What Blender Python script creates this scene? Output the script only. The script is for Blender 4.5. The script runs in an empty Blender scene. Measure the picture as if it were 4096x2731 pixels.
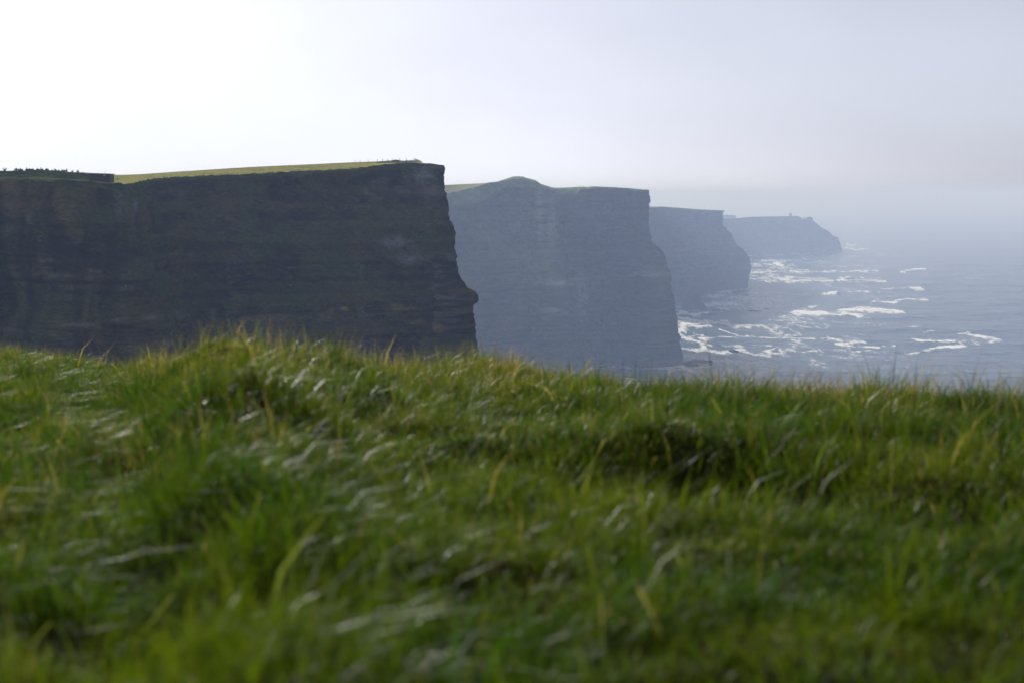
import bpy, bmesh, math, random
import numpy as np
from mathutils import Vector

# ------------------------------------------------------------------ camera, sky, sun, exposure
S = bpy.context.scene
C = S.collection
CAMZ = 195.0                       # camera height above the sea, metres
F = 5689.0                         # focal length in photograph pixels (50 mm on 36 mm)
PITCH = math.radians(5.95)
S1 = 0.68                          # the nearest headland stands about 400 m off (size of the people on it)
S2 = CAMZ / 180.0
SUN_AZ = math.radians(-28.0)       # left of the view axis
SUN_EL = math.radians(25.0)

cam_d = bpy.data.cameras.new('camera')
cam_d.lens = 50.0; cam_d.sensor_width = 36.0
cam_d.clip_start = 0.05; cam_d.clip_end = 100000.0
cam_d.dof.use_dof = True
cam_d.dof.focus_distance = 350.0
cam_d.dof.aperture_fstop = 2.7
cam = bpy.data.objects.new('camera', cam_d); C.objects.link(cam)
cam.location = (0, 0, CAMZ)
cam.rotation_euler = (math.radians(90) - PITCH, 0, 0)
S.camera = cam

w = bpy.data.worlds.new('World'); S.world = w; w.use_nodes = True
nt = w.node_tree; nt.nodes.clear()
sky = nt.nodes.new('ShaderNodeTexSky'); sky.sky_type = 'NISHITA'; sky.sun_disc = False
sky.sun_elevation = SUN_EL; sky.sun_rotation = SUN_AZ
sky.altitude = 1200.0; sky.air_density = 0.6; sky.dust_density = 3.0; sky.ozone_density = 1.5
# thin veil of cloud: takes most of the blue out of the sky, a little uneven
tc = nt.nodes.new('ShaderNodeTexCoord')
mp = nt.nodes.new('ShaderNodeMapping'); mp.inputs['Scale'].default_value = (1.0, 1.0, 2.6)
nz = nt.nodes.new('ShaderNodeTexNoise'); nz.inputs['Scale'].default_value = 2.3
nz.inputs['Detail'].default_value = 5.0; nz.inputs['Roughness'].default_value = 0.5
mr = nt.nodes.new('ShaderNodeMapRange')
mr.inputs['From Min'].default_value = 0.3; mr.inputs['From Max'].default_value = 0.7
mr.inputs['To Min'].default_value = 0.91; mr.inputs['To Max'].default_value = 1.07
hs = nt.nodes.new('ShaderNodeHueSaturation'); hs.inputs['Saturation'].default_value = 0.18
mx = nt.nodes.new('ShaderNodeVectorMath'); mx.operation = 'MULTIPLY'
tint = nt.nodes.new('ShaderNodeVectorMath'); tint.operation = 'MULTIPLY'
tint.inputs[1].default_value = (0.945, 0.975, 1.115)
bg = nt.nodes.new('ShaderNodeBackground'); bg.inputs['Strength'].default_value = 0.080
wo = nt.nodes.new('ShaderNodeOutputWorld')
L = nt.links.new
L(tc.outputs['Generated'], mp.inputs['Vector']); L(mp.outputs['Vector'], nz.inputs['Vector'])
L(nz.outputs['Fac'], mr.inputs['Value']); L(sky.outputs['Color'], hs.inputs['Color'])
L(mr.outputs['Result'], mx.inputs[1])
SHO = 11.6                          # the bright veil round the sun levels off instead of growing without end
def vm(op, b=None):
    n_ = nt.nodes.new('ShaderNodeVectorMath'); n_.operation = op
    if b is not None: n_.inputs[1].default_value = (b, b, b)
    return n_
dv = vm('MULTIPLY', 1.0 / SHO); sq = vm('MULTIPLY'); cu = vm('MULTIPLY'); on = vm('ADD', 1.0); ratio = vm('DIVIDE')
L(hs.outputs['Color'], dv.inputs[0]); L(dv.outputs[0], sq.inputs[0]); L(dv.outputs[0], sq.inputs[1]); L(sq.outputs[0], cu.inputs[0]); L(sq.outputs[0], cu.inputs[1]); L(cu.outputs[0], on.inputs[0])
rt = vm('POWER', 0.25); L(on.outputs[0], rt.inputs[0])
L(hs.outputs['Color'], ratio.inputs[0]); L(rt.outputs[0], ratio.inputs[1])
L(ratio.outputs[0], mx.inputs[0])
L(mx.outputs['Vector'], tint.inputs[0]); L(tint.outputs['Vector'], bg.inputs['Color'])
L(bg.outputs['Background'], wo.inputs['Surface'])

sun_d = bpy.data.lights.new('sun', 'SUN'); sun_d.energy = 5.0; sun_d.angle = math.radians(0.5)
sun_d.color = (1.0, 0.965, 0.915)
sun = bpy.data.objects.new('sun', sun_d); C.objects.link(sun)
sdir = Vector((math.sin(SUN_AZ) * math.cos(SUN_EL), math.cos(SUN_AZ) * math.cos(SUN_EL), math.sin(SUN_EL)))
sun.rotation_euler = sdir.to_track_quat('Z', 'Y').to_euler()
sun.location = (-300, 300, 600)

vs = S.view_settings
vs.view_transform = 'Standard'; vs.look = 'None'; vs.gamma = 1.0; vs.use_curve_mapping = False
vs.exposure = 0.32
S.render.engine = 'CYCLES'
S.cycles.use_denoising = True
S.cycles.max_bounces = 6; S.cycles.diffuse_bounces = 2; S.cycles.glossy_bounces = 2
S.cycles.transmission_bounces = 3; S.cycles.volume_bounces = 1; S.cycles.transparent_max_bounces = 6
S.cycles.sample_clamp_indirect = 4.0

# ------------------------------------------------------------------ helpers
rng = np.random.default_rng(7)
random.seed(7)
CP, SP = math.cos(PITCH), math.sin(PITCH)

def P(px, py, Y):
    """photograph pixel + distance along the view axis on the ground plan -> world point"""
    a = (np.asarray(px, float) - 2048.0) / F; b = (1365.5 - np.asarray(py, float)) / F
    k = Y / (CP + b * SP)
    return a * k, np.asarray(Y, float) + 0 * k, CAMZ + (-SP + b * CP) * k

def to_px(X, Y, Z):
    d = Y * CP - (Z - CAMZ) * SP
    u = Y * SP + (Z - CAMZ) * CP
    return 2048.0 + F * X / d, 1365.5 - F * u / d

def z_at(py, Y):
    b = (1365.5 - np.asarray(py, float)) / F
    return CAMZ + (-SP + b * CP) * Y / (CP + b * SP)

def hsh(ix, iy, iz, seed):
    n = (ix * 374761393 + iy * 668265263 + iz * 2147483647 + seed * 974711) & 0xffffffff
    n = ((n ^ (n >> 13)) * 1274126177) & 0xffffffff
    n = ((n ^ (n >> 16)) * 2246822519) & 0xffffffff
    return ((n ^ (n >> 15)) & 0xffffff) / float(0xffffff)

def vnoise(x, y, z, seed=0):
    x, y, z = np.broadcast_arrays(np.asarray(x, float), np.asarray(y, float), np.asarray(z, float))
    fx, fy, fz = np.floor(x), np.floor(y), np.floor(z)
    ix, iy, iz = fx.astype(np.int64), fy.astype(np.int64), fz.astype(np.int64)
    u, v, t = x - fx, y - fy, z - fz
    u = u * u * (3 - 2 * u); v = v * v * (3 - 2 * v); t = t * t * (3 - 2 * t)
    r = 0
    for dx in (0, 1):
        for dy in (0, 1):
            for dz in (0, 1):
                r = r + hsh(ix + dx, iy + dy, iz + dz, seed) * (u if dx else 1 - u) * (v if dy else 1 - v) * (t if dz else 1 - t)
    return r * 2 - 1

def fbm(x, y, z, octaves=4, seed=0, rough=0.5):
    r, a, n, s = 0, 1.0, 0.0, 1.0
    for o in range(octaves):
        r = r + a * vnoise(x * s, y * s, z * s, seed + o * 17); n += a
        a *= rough; s *= 2.03
    return r / n

def sstep(a, b, x):
    t = np.clip((x - a) / (b - a), 0, 1)
    return t * t * (3 - 2 * t)

def mesh_obj(name, verts, faces, mat=None, parent=None, smooth=False, color=None, attrs=None):
    """verts (n,3); faces: (m,3) or (m,4) array"""
    verts = np.asarray(verts, np.float32); faces = np.asarray(faces, np.int32)
    me = bpy.data.meshes.new(name)
    n, k = faces.shape
    me.vertices.add(len(verts)); me.vertices.foreach_set('co', verts.ravel())
    me.loops.add(n * k); me.loops.foreach_set('vertex_index', faces.ravel())
    me.polygons.add(n); me.polygons.foreach_set('loop_start', np.arange(0, n * k, k, dtype=np.int32))
    me.polygons.foreach_set('loop_total', np.full(n, k, np.int32))
    me.polygons.foreach_set('use_smooth', np.full(n, smooth, bool))
    if color is not None:
        at = me.attributes.new('tone', 'FLOAT_COLOR', 'POINT')
        c4 = np.ones((len(verts), 4), np.float32); c4[:, :3] = color
        at.data.foreach_set('color', c4.ravel())
    for k2, v2 in (attrs or {}).items():
        at = me.attributes.new(k2, 'FLOAT', 'POINT'); at.data.foreach_set('value', np.asarray(v2, np.float32))
    me.update(calc_edges=True); me.validate()
    if mat: me.materials.append(mat)
    o = bpy.data.objects.new(name, me); C.objects.link(o)
    if parent: o.parent = parent
    return o

def grid_faces(nr, nc):
    i = np.arange(nr - 1)[:, None] * nc + np.arange(nc - 1)[None, :]
    return np.stack([i, i + 1, i + nc + 1, i + nc], -1).reshape(-1, 4)

def bm_obj(name, bm, mat, parent=None):
    me = bpy.data.meshes.new(name); bm.to_mesh(me); bm.free()
    me.materials.append(mat)
    o = bpy.data.objects.new(name, me); C.objects.link(o)
    if parent: o.parent = parent
    return o

def empty(name, loc):
    o = bpy.data.objects.new(name, None); C.objects.link(o); o.location = loc; o.empty_display_size = 0.3
    return o

def tag(o, label, cat, group=None):
    o['label'] = label; o['category'] = cat
    if group: o['group'] = group
    return o

def box(bm, c, s, rz=0.0, jitter=0.0):
    r = bmesh.ops.create_cube(bm, size=1.0)
    cz, sz = math.cos(rz), math.sin(rz)
    for v in r['verts']:
        x, y, z = v.co.x * s[0], v.co.y * s[1], v.co.z * s[2]
        x += random.uniform(-jitter, jitter); y += random.uniform(-jitter, jitter); z += random.uniform(-jitter, jitter)
        v.co = (c[0] + x * cz - y * sz, c[1] + x * sz + y * cz, c[2] + z)

def new_mat(name):
    m = bpy.data.materials.new(name); m.use_nodes = True
    t = m.node_tree; t.nodes.clear()
    out = t.nodes.new('ShaderNodeOutputMaterial')
    return m, t, out

def plain_mat(name, col, rough=0.85, scale=4.0, var=0.25, metal=0.0):
    m, t, out = new_mat(name)
    b = t.nodes.new('ShaderNodeBsdfPrincipled'); b.inputs['Roughness'].default_value = rough; b.inputs['Metallic'].default_value = metal
    n = t.nodes.new('ShaderNodeTexNoise'); n.inputs['Scale'].default_value = scale; n.inputs['Detail'].default_value = 4
    tcn = t.nodes.new('ShaderNodeTexCoord')
    r = t.nodes.new('ShaderNodeMix'); r.data_type = 'RGBA'
    r.inputs['A'].default_value = (*[c * (1 - var) for c in col], 1); r.inputs['B'].default_value = (*[min(1, c * (1 + var)) for c in col], 1)
    t.links.new(tcn.outputs['Object'], n.inputs['Vector']); t.links.new(n.outputs['Fac'], r.inputs['Factor'])
    t.links.new(r.outputs['Result'], b.inputs['Base Color']); t.links.new(b.outputs[0], out.inputs['Surface'])
    return m

def tone_mat(name, rough=0.9, nscale=0.6, var=0.35, bump=0.0, bscale=1.0, stretch=(1, 1, 1), spec=0.0):
    """vertex tone (the rock's / turf's colour, some shade painted in) x fine grain, with fine relief"""
    m, t, out = new_mat(name)
    b = t.nodes.new('ShaderNodeBsdfPrincipled'); b.inputs['Roughness'].default_value = rough
    b.inputs['Specular IOR Level'].default_value = spec
    at = t.nodes.new('ShaderNodeAttribute'); at.attribute_name = 'tone'
    tcn = t.nodes.new('ShaderNodeTexCoord'); mpn = t.nodes.new('ShaderNodeMapping'); mpn.inputs['Scale'].default_value = stretch
    n = t.nodes.new('ShaderNodeTexNoise'); n.inputs['Scale'].default_value = nscale; n.inputs['Detail'].default_value = 6; n.inputs['Roughness'].default_value = 0.65
    r = t.nodes.new('ShaderNodeMapRange'); r.inputs['From Min'].default_value = 0.3; r.inputs['From Max'].default_value = 0.7
    r.inputs['To Min'].default_value = 1 - var; r.inputs['To Max'].default_value = 1 + var
    mu = t.nodes.new('ShaderNodeVectorMath'); mu.operation = 'MULTIPLY'
    lk = t.links.new
    lk(tcn.outputs['Object'], mpn.inputs['Vector']); lk(mpn.outputs['Vector'], n.inputs['Vector']); lk(n.outputs['Fac'], r.inputs['Value'])
    lk(at.outputs['Color'], mu.inputs[0]); lk(r.outputs['Result'], mu.inputs[1]); lk(mu.outputs['Vector'], b.inputs['Base Color'])
    if bump:
        n2 = t.nodes.new('ShaderNodeTexNoise'); n2.inputs['Scale'].default_value = bscale; n2.inputs['Detail'].default_value = 5
        bu = t.nodes.new('ShaderNodeBump'); bu.inputs['Strength'].default_value = 0.8; bu.inputs['Distance'].default_value = bump
        lk(mpn.outputs['Vector'], n2.inputs['Vector']); lk(n2.outputs['Fac'], bu.inputs['Height']); lk(bu.outputs['Normal'], b.inputs['Normal'])
    lk(b.outputs[0], out.inputs['Surface'])
    return m

# ------------------------------------------------------------------ cliffs
ROCK_D = np.array([0.013, 0.015, 0.017]); ROCK_B = np.array([0.070, 0.058, 0.044]); ROCK_L = np.array([0.20, 0.205, 0.20])
VEG = np.array([0.050, 0.074, 0.018]); VEG_B = np.array([0.100, 0.078, 0.026]); TAN = np.array([0.17, 0.145, 0.070])
FIELD = np.array([0.27, 0.262, 0.088]); TURF = np.array([0.040, 0.062, 0.020]); TURF_P = np.array([0.095, 0.105, 0.036])

def keyed(keys, col=1):
    k = np.array(keys, float)
    return lambda x: np.interp(x, k[:, 0], k[:, col])

def headland(name, mat, lip, tops, sil, R, ncol, rows_z, amp, back_len, veg_amt=0.35, pale=0.5, plan_noise=3.0,
             bench=None, seed=0, bands=None, lean=0.30, field_from=-9999, field_to=99999, turf_noise=0.3, lip_rough=0.0, smooth_n=9, ys=1.0, patches=(), turf_gain=1.0, flute=None):
    """lip: (px, py, Y) along the rock edge up to the nose.  tops: rows inland of the lip, each (depth offset,
    [(px, py)...], colour index).  sil: (px, py) of the nose outline.  The plan turns round the nose and runs back."""
    lp = np.array(lip, float); lp[:, 2] *= ys
    pxn, pyn, Yn = lp[-1]
    Xn = float(P(pxn, pyn, Yn + R)[0])
    ncf = ncol
    ft = np.linspace(lp[0, 0], pxn, ncf)
    Yf = np.interp(ft, lp[:, 0], lp[:, 2]); pf = np.interp(ft, lp[:, 0], lp[:, 1])
    ker = np.hanning(smooth_n + 2)[1:-1]; ker /= ker.sum()
    pad = lambda a: np.convolve(np.pad(a, smooth_n // 2, mode='edge'), ker, 'valid')
    Yf = pad(Yf)
    Xf, _, Zf = P(ft, pf, Yf)
    Zf = Zf + lip_rough * fbm(ft / 34, 0 * ft, 0 * ft, 4, seed + 50, 0.6)
    keep = Xf < Xn - R - 0.3
    Xf, Yf, Zf, ft = Xf[keep], Yf[keep], Zf[keep], ft[keep]
    Yend = Yf[-1]; Ys_ = Yend + R
    phi = np.linspace(-90, 8, max(24, ncol // 12)) * math.pi / 180
    Xa = Xn - R + R * np.cos(phi); Ya = Yend + R + R * np.sin(phi)
    nb = 14
    s = np.linspace(0, 1, nb + 1)[1:] ** 1.5 * back_len
    back_dx = Xn / Ys_ - 0.25
    Xb = Xa[-1] + back_dx * s; Yb = Ya[-1] + s
    X = np.concatenate([Xf, Xa, Xb]); Y = np.concatenate([Yf, Ya, Yb])
    Zn = Zf[-1]
    Z = np.concatenate([Zf, np.linspace(Zn, Zn - 0.2, len(Xa)), np.full(nb, Zn - 0.2)])
    nf, na = len(Xf), len(Xa); NC = len(X)
    # outward normals of the plan
    sm = lambda a: np.convolve(np.pad(a, 8, mode='edge'), np.ones(17) / 17, 'valid')
    tx, ty = np.gradient(X), np.gradient(Y)
    txs, tys = sm(tx / (np.hypot(tx, ty) + 1e-9)), sm(ty / (np.hypot(tx, ty) + 1e-9))
    # the turning nose keeps its exact normals
    nx, ny = tys, -txs
    nx[nf:nf + na] = np.cos(phi); ny[nf:nf + na] = np.sin(phi)
    nx[nf + na:] = 0.98; ny[nf + na:] = 0.2
    ln = np.hypot(nx, ny); nx /= ln; ny /= ln
    arc = np.concatenate([[0], np.cumsum(np.hypot(np.diff(X), np.diff(Y)))])
    isnose = np.concatenate([sstep(nf - ncol * 0.10, nf, np.arange(nf)), np.ones(NC - nf)])
    # profile of the nose
    Ys = Yend + R
    sl = np.array(sil, float)
    zs = z_at(sl[:, 1], Ys); xs = P(sl[:, 0], sl[:, 1], Ys)[0] - Xn
    o = np.argsort(zs); zs, xs = zs[o], xs[o]
    zmin = -4.0
    prof = lambda z: np.interp(z, np.concatenate([[zmin], zs]), np.concatenate([[xs[0] + 0.06 * max(0, zs[0] - zmin)], xs]))
    zz = np.concatenate([rows_z, [zmin]])                                     # absolute levels below the lip
    nr = len(zz)
    t = (Zn - zz) / (Zn - zmin)
    ZF = Z[None, :] - t[:, None] * (Z[None, :] - zmin)
    A = np.broadcast_to(arc[None, :], ZF.shape)
    XX0 = np.broadcast_to(X[None, :], ZF.shape); YY0 = np.broadcast_to(Y[None, :], ZF.shape)
    dep = Z[None, :] - ZF
    taper = sstep(0, 2.5 * amp, dep)
    kf = 0.75 + 0.25 * isnose[None, :]
    pn = prof(ZF) - prof(np.minimum(Z, Zn))[None, :] * (1 - sstep(0, 6, dep)) * 0
    off = pn * kf
    far = 1 - isnose[None, :]
    # buttresses and gullies (mostly vertical), warped a little with height
    wv = fbm(A / 30, ZF / 45, 0 * ZF, 3, seed + 1) * 6
    off = off + far * taper * plan_noise * (fbm((A + wv) / 38, ZF / 160, 0 * ZF, 3, seed + 2) * 1.6)
    off = off + (0.25 + 0.75 * far) * taper * amp * 1.1 * (np.abs(fbm((A + wv) / 9, ZF / 42, 0 * ZF, 3, seed + 3)) * -1.6 + 0.4)
    # bedding: ledges of unequal thickness, nearly level
    zw = ZF + fbm(A / 60, 0 * A, 0 * A, 3, seed + 4) * 1.5 + A * 0.004
    led = 0
    for th, aa, sd in ((7.5, 0.9, 5), (3.1, 0.55, 6), (1.3, 0.28, 7)):
        q = zw / th; fq = np.floor(q)
        step = hsh(fq.astype(np.int64), 0 * fq.astype(np.int64), np.int64(3), seed + sd) * 2 - 1
        stepn = hsh((fq + 1).astype(np.int64), 0 * fq.astype(np.int64), np.int64(3), seed + sd) * 2 - 1
        led = led + aa * (step + (stepn - step) * sstep(0.75, 1.0, q - fq))
    off = off + (0.26 + 0.74 * far) * taper * amp * led * (0.6 + 0.6 * vnoise(A / 22, ZF / 9, 0 * ZF, seed + 8))
    # blocks and rubble
    off = off + taper * amp * (1.0 - 0.15 * isnose[None, :]) * fbm(XX0 / 4.2 + ZF / 7, YY0 / 4.2, ZF / 2.6, 4, seed + 9, 0.62)
    PX, PY = to_px(XX0 + nx * off, YY0 + ny * off, ZF)
    grass_face = np.zeros_like(ZF)
    if bench is not None:
        bo, bg_ = bench(PX, PY, A, ZF)
        off = off + bo; grass_face = bg_
    FX = XX0 + nx[None, :] * off; FY = YY0 + ny[None, :] * off
    # colours of the face
    n1 = fbm(A / 26, ZF / 17, 0 * ZF, 4, seed + 20); n2 = fbm(A / 2.6, ZF / 1.1, 0 * ZF, 4, seed + 21, 0.65)
    n3 = fbm(A / 14, ZF / 10, 0 * ZF, 5, seed + 22, 0.6); n4 = fbm(A / 6, ZF / 16, 0 * ZF, 4, seed + 23)
    nb1 = vnoise(zw / 2.2, A / 160, 0 * A, seed + 24)
    col = ROCK_D + (ROCK_B - ROCK_D) * np.clip(0.40 + 1.1 * n1 + 0.6 * nb1, 0, 1)[..., None]
    col = col * np.clip(0.9 + 1.1 * n2, 0.25, 2)[..., None]
    bed = vnoise(zw / (0.9 * max(1.0, amp)), A / 45, 0 * A, seed + 26) + 0.6 * vnoise(zw / (2.6 * max(1.0, amp)), A / 90, 0 * A, seed + 27)
    col = col * np.clip(1.0 + 0.75 * bed, 0.25, 2.2)[..., None]
    lp_ = sstep(0.28, 0.6, n2 * 0.7 + n4 * 0.6) * pale
    col = col + (ROCK_L - col) * np.clip(lp_, 0, 1)[..., None] * 0.6
    slope = np.gradient(off, axis=0) / (np.abs(np.gradient(ZF, axis=0)) + 1e-3)    # outward per metre down
    vg = np.clip(sstep(0.05, 0.45, n3 + veg_amt - 0.28 + 0.16 * np.clip(slope, -1, 2)) , 0, 1)
    vg = np.maximum(vg * np.clip(0.8 + 0.35 * bed, 0.3, 1.0), grass_face)
    drape = fbm(A / 11, ZF / 40, 0 * ZF, 4, seed + 25, 0.6)
    vg = np.maximum(vg, (1 - sstep(0.4, 1.0, dep / (3.0 * amp) + drape * 1.6 + n3 * 0.5)) * 0.95)
    vcol = VEG + (VEG_B - VEG) * np.clip(0.5 + 1.2 * n4, 0, 1)[..., None]
    col = col + (vcol - col) * vg[..., None]
    PX2, PY2 = to_px(FX, FY, ZF)
    if flute:
        fl_ = fbm(A / 2.4 + 1.6 * n4 + 1.2 * n1, ZF / 16, 0 * A, 4, seed + 60, 0.6)
        col = col * (1 + (1 - sstep(flute - 40, flute + 30, PX2)) * np.clip(1.1 * fl_ - 0.1, -0.6, 0.8))[..., None]
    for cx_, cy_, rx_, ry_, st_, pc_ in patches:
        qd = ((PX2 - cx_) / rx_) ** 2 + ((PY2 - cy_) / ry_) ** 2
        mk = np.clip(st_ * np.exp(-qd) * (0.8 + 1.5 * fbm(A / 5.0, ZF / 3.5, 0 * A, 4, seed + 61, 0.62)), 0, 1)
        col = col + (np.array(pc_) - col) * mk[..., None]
    if bands:
        for z0, z1, st in bands:
            bm_ = sstep(z0 - 0.5, z0 + 0.5, zw) * (1 - sstep(z1 - 0.5, z1 + 0.5, zw)) * sstep(-0.15, 0.25, fbm(A / 9, ZF / 20, 0 * A, 3, seed + 30)) * st
            col = col + (TAN - col) * np.clip(bm_, 0, 1)[..., None]
    # rows inland of the lip
    TX, TY, TZ, TC = [], [], [], []
    dmax = tops[-1][0]
    base_dz = None
    for j, (d, keys, ci) in enumerate(tops):
        kx = np.array(keys, float)
        yr = Yf + d; xr = Xf * (yr / Yf) - lean * d
        pxr, _ = to_px(xr, yr, Zf)
        zr = z_at(np.interp(pxr, kx[:, 0], kx[:, 1]), yr)
        f = d / dmax
        tx0 = (Xn - R) * ((Yend + dmax) / Yend) - lean * dmax
        Tx = np.concatenate([np.full(na, tx0), tx0 + back_dx * s - 0.1 * s])
        Ty = np.concatenate([np.full(na, Yend + dmax), Yend + dmax + s])
        lx, ly = X[nf:], Y[nf:]
        dzl = zr[-1] - Zf[-1]
        fade = np.concatenate([1 - np.linspace(0, 1, na) ** 1.2, np.zeros(nb)])
        fz = Z[nf:] + dzl * (0.25 + 0.75 * fade)
        TX.append(np.concatenate([xr, lx + f * (Tx - lx)])); TY.append(np.concatenate([yr, ly + f * (Ty - ly)]))
        TZ.append(np.concatenate([zr, fz]))
        TC.append(ci)
    # refine between the given rows
    RX, RY, RZ, RC = [], [], [], []
    for j in range(len(tops) - 1, -1, -1):
        x1, y1, z1, c1 = TX[j], TY[j], TZ[j], TC[j]
        x0, y0, z0, c0 = (TX[j - 1], TY[j - 1], TZ[j - 1], TC[j - 1]) if j else (X, Y, Z, 1)
        n = 9
        for q in range(n):
            u = q / n
            RX.append(x1 + (x0 - x1) * u); RY.append(y1 + (y0 - y1) * u); RZ.append(z1 + (z0 - z1) * u)
            RC.append(np.full(NC, c1 if u < 0.999 else c0, float))
    RX, RY, RZ, RC = map(np.array, (RX, RY, RZ, RC))
    RPX0, _ = to_px(RX, RY, RZ)
    lipfade = np.ones_like(RZ); lipfade[:-9] = np.where(RC[:-9] < 0.5, 0.35, 1.0)
    hum = (0.6 - 1.6 * np.abs(fbm(RX / 6, RY / 2.2, 0 * RX, 4, seed + 40))) * turf_noise * ((RC > 0.5) | (RPX0 < field_from)) * lipfade
    g1 = fbm(RX / 7, RY / 3, 0 * RX, 4, seed + 41)
    RZ = RZ + hum
    RPX, _ = to_px(RX, RY, RZ)
    tcol = np.where(((RC < 0.5) & (RPX > field_from) & (RPX < field_to))[..., None], FIELD * (1 + 0.25 * g1)[..., None],
                    turf_gain * TURF + turf_gain * (TURF_P - TURF) * np.clip(0.35 + 1.1 * g1, 0, 1)[..., None])
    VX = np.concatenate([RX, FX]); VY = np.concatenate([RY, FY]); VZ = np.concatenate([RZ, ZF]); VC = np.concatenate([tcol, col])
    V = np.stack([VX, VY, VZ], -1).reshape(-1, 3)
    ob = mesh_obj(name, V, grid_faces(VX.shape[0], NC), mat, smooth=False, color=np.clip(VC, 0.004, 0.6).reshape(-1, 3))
    ob['kind'] = 'structure'
    return ob, dict(X=X, Y=Y, Z=Z, TX=TX, TY=TY, TZ=TZ, nf=nf)

rock_mat = tone_mat('layered_shale', 0.9, 0.9, 0.45, 0.35, 0.8, (1, 1, 2.2))
rock_far = tone_mat('layered_shale_far', 0.95, 0.12, 0.3)

def levels(z_top, z_vis, n_vis, n_low):
    a = np.linspace(0, 1, n_vis + 1)
    v = z_top - (z_top - z_vis) * a
    b = np.linspace(z_vis, 0, n_low + 1)[1:]
    return np.concatenate([v, b])

# nearest headland, about 600 m off
lip1 = [(-700, 735, 440), (-300, 730, 450), (0, 727, 458), (120, 728, 458), (250, 752, 456), (400, 757, 459), (500, 763, 462), (552, 775, 470),
        (580, 752, 492), (610, 735, 515), (700, 720, 532), (900, 712, 545), (1100, 704, 556), (1244, 697, 565), (1417, 684, 578), (1527, 674, 586), (1589, 667, 590),
        (1676, 664, 594), (1740, 664, 597), (1778, 666, 598)]
edge1 = [(-700, 724), (0, 719), (200, 722), (400, 731), (520, 740), (590, 722), (700, 712), (900, 704), (1130, 692), (1360, 682), (1480, 670), (1531, 662), (1600, 656), (1660, 654), (1720, 660), (1778, 664)]
sky1 = [(-700, 700), (-60, 687), (0, 686), (60, 685), (130, 682), (200, 682), (330, 692), (365, 697), (430, 706), (460, 706), (600, 695), (700, 688), (1000, 669), (1200, 660), (1400, 650.5), (1500, 647), (1530, 645), (1660, 645),
        (1690, 647), (1740, 656), (1778, 664)]
_sk = np.array(sky1, float); _ed = np.array(edge1, float)
mid1 = []
for x_ in (-700, -60, 0, 60, 130, 200, 260, 330, 365, 400, 440, 500, 560, 600, 700, 1000, 1200, 1400, 1500, 1660, 1740, 1778):
    a_, b_ = float(np.interp(x_, _ed[:, 0], _ed[:, 1])), float(np.interp(x_, _sk[:, 0], _sk[:, 1]))
    mid1.append((x_, a_ + (b_ - a_) * (0.70 if x_ > 480 else 0.22)))
back1 = [(x, y + (20 if x < 440 else 1.5)) for x, y in sky1]
deep1 = [(x, y + (18 if x < 440 else 9)) for x, y in sky1]
sil1 = [(1778, 666), (1781.6, 677), (1779.5, 690), (1776, 725), (1777, 742), (1779.5, 763), (1786, 778), (1791, 801), (1794, 835), (1795, 861), (1797, 880), (1804, 890), (1817, 933),
        (1820, 1002), (1822.6, 1059), (1838.7, 1105), (1870, 1151), (1899, 1168), (1912, 1185.6), (1909, 1206), (1892, 1217), (1890, 1260), (1902, 1306), (1910, 1346), (1913, 1375), (1925, 1600), (1960, 2400)]
Zn1 = float(z_at(666, 598 * S1))
GRN, OLV, GRY, YEL, BRN, BGE = (0.060, 0.105, 0.024), (0.095, 0.082, 0.030), (0.21, 0.215, 0.21), (0.28, 0.24, 0.07), (0.15, 0.095, 0.060), (0.20, 0.175, 0.135)
PATCH1 = [(1580, 880, 130, 50, 0.9, GRN), (1590, 870, 110, 40, 0.6, OLV), (1680, 935, 60, 40, 0.8, GRN), (1478, 1145, 45, 55, 1.1, GRN), (1100, 960, 130, 70, 0.7, GRN), (740, 900, 90, 110, 0.9, OLV), (720, 1040, 60, 40, 0.8, BRN), (1270, 950, 130, 60, 0.6, OLV),
          (1370, 1060, 70, 40, 0.6, GRN), (1590, 975, 70, 28, 1.0, GRY), (1640, 1035, 60, 25, 0.8, GRY), (1690, 700, 70, 35, 0.8, GRY), (1720, 760, 40, 60, 0.6, GRY), (1560, 740, 90, 40, 0.5, GRY), (1590, 1229, 24, 14, 1.3, YEL), (1325, 1237, 14, 9, 1.2, YEL),
          (1378, 1236, 14, 9, 1.1, YEL), (1640, 1235, 40, 9, 0.8, YEL), (1790, 1222, 60, 12, 0.7, BGE), (1755, 1305, 22, 24, 1.1, YEL), (1660, 1285, 40, 14, 0.9, YEL), (1700, 1350, 26, 34, 0.8, GRY), (1760, 1370, 40, 14, 0.8, GRN), (110, 822, 70, 18, 1.0, BRN),
          (70, 800, 25, 60, 0.7, BRN), (300, 1300, 70, 12, 1.0, BGE), (480, 1279, 34, 10, 1.2, BGE), (592, 1268, 36, 14, 1.0, BGE), (30, 1325, 60, 22, 0.8, BGE), (730, 1262, 30, 20, 0.6, BGE), (850, 1265, 20, 20, 0.7, BGE), (1230, 1270, 90, 10, 0.5, BGE),
          (520, 1210, 50, 30, 0.5, OLV), (900, 820, 120, 60, 0.4, OLV), (680, 780, 60, 30, 0.5, GRY), (480, 815, 30, 50, 0.6, GRY), (540, 830, 15, 40, 0.7, GRY)]
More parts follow.
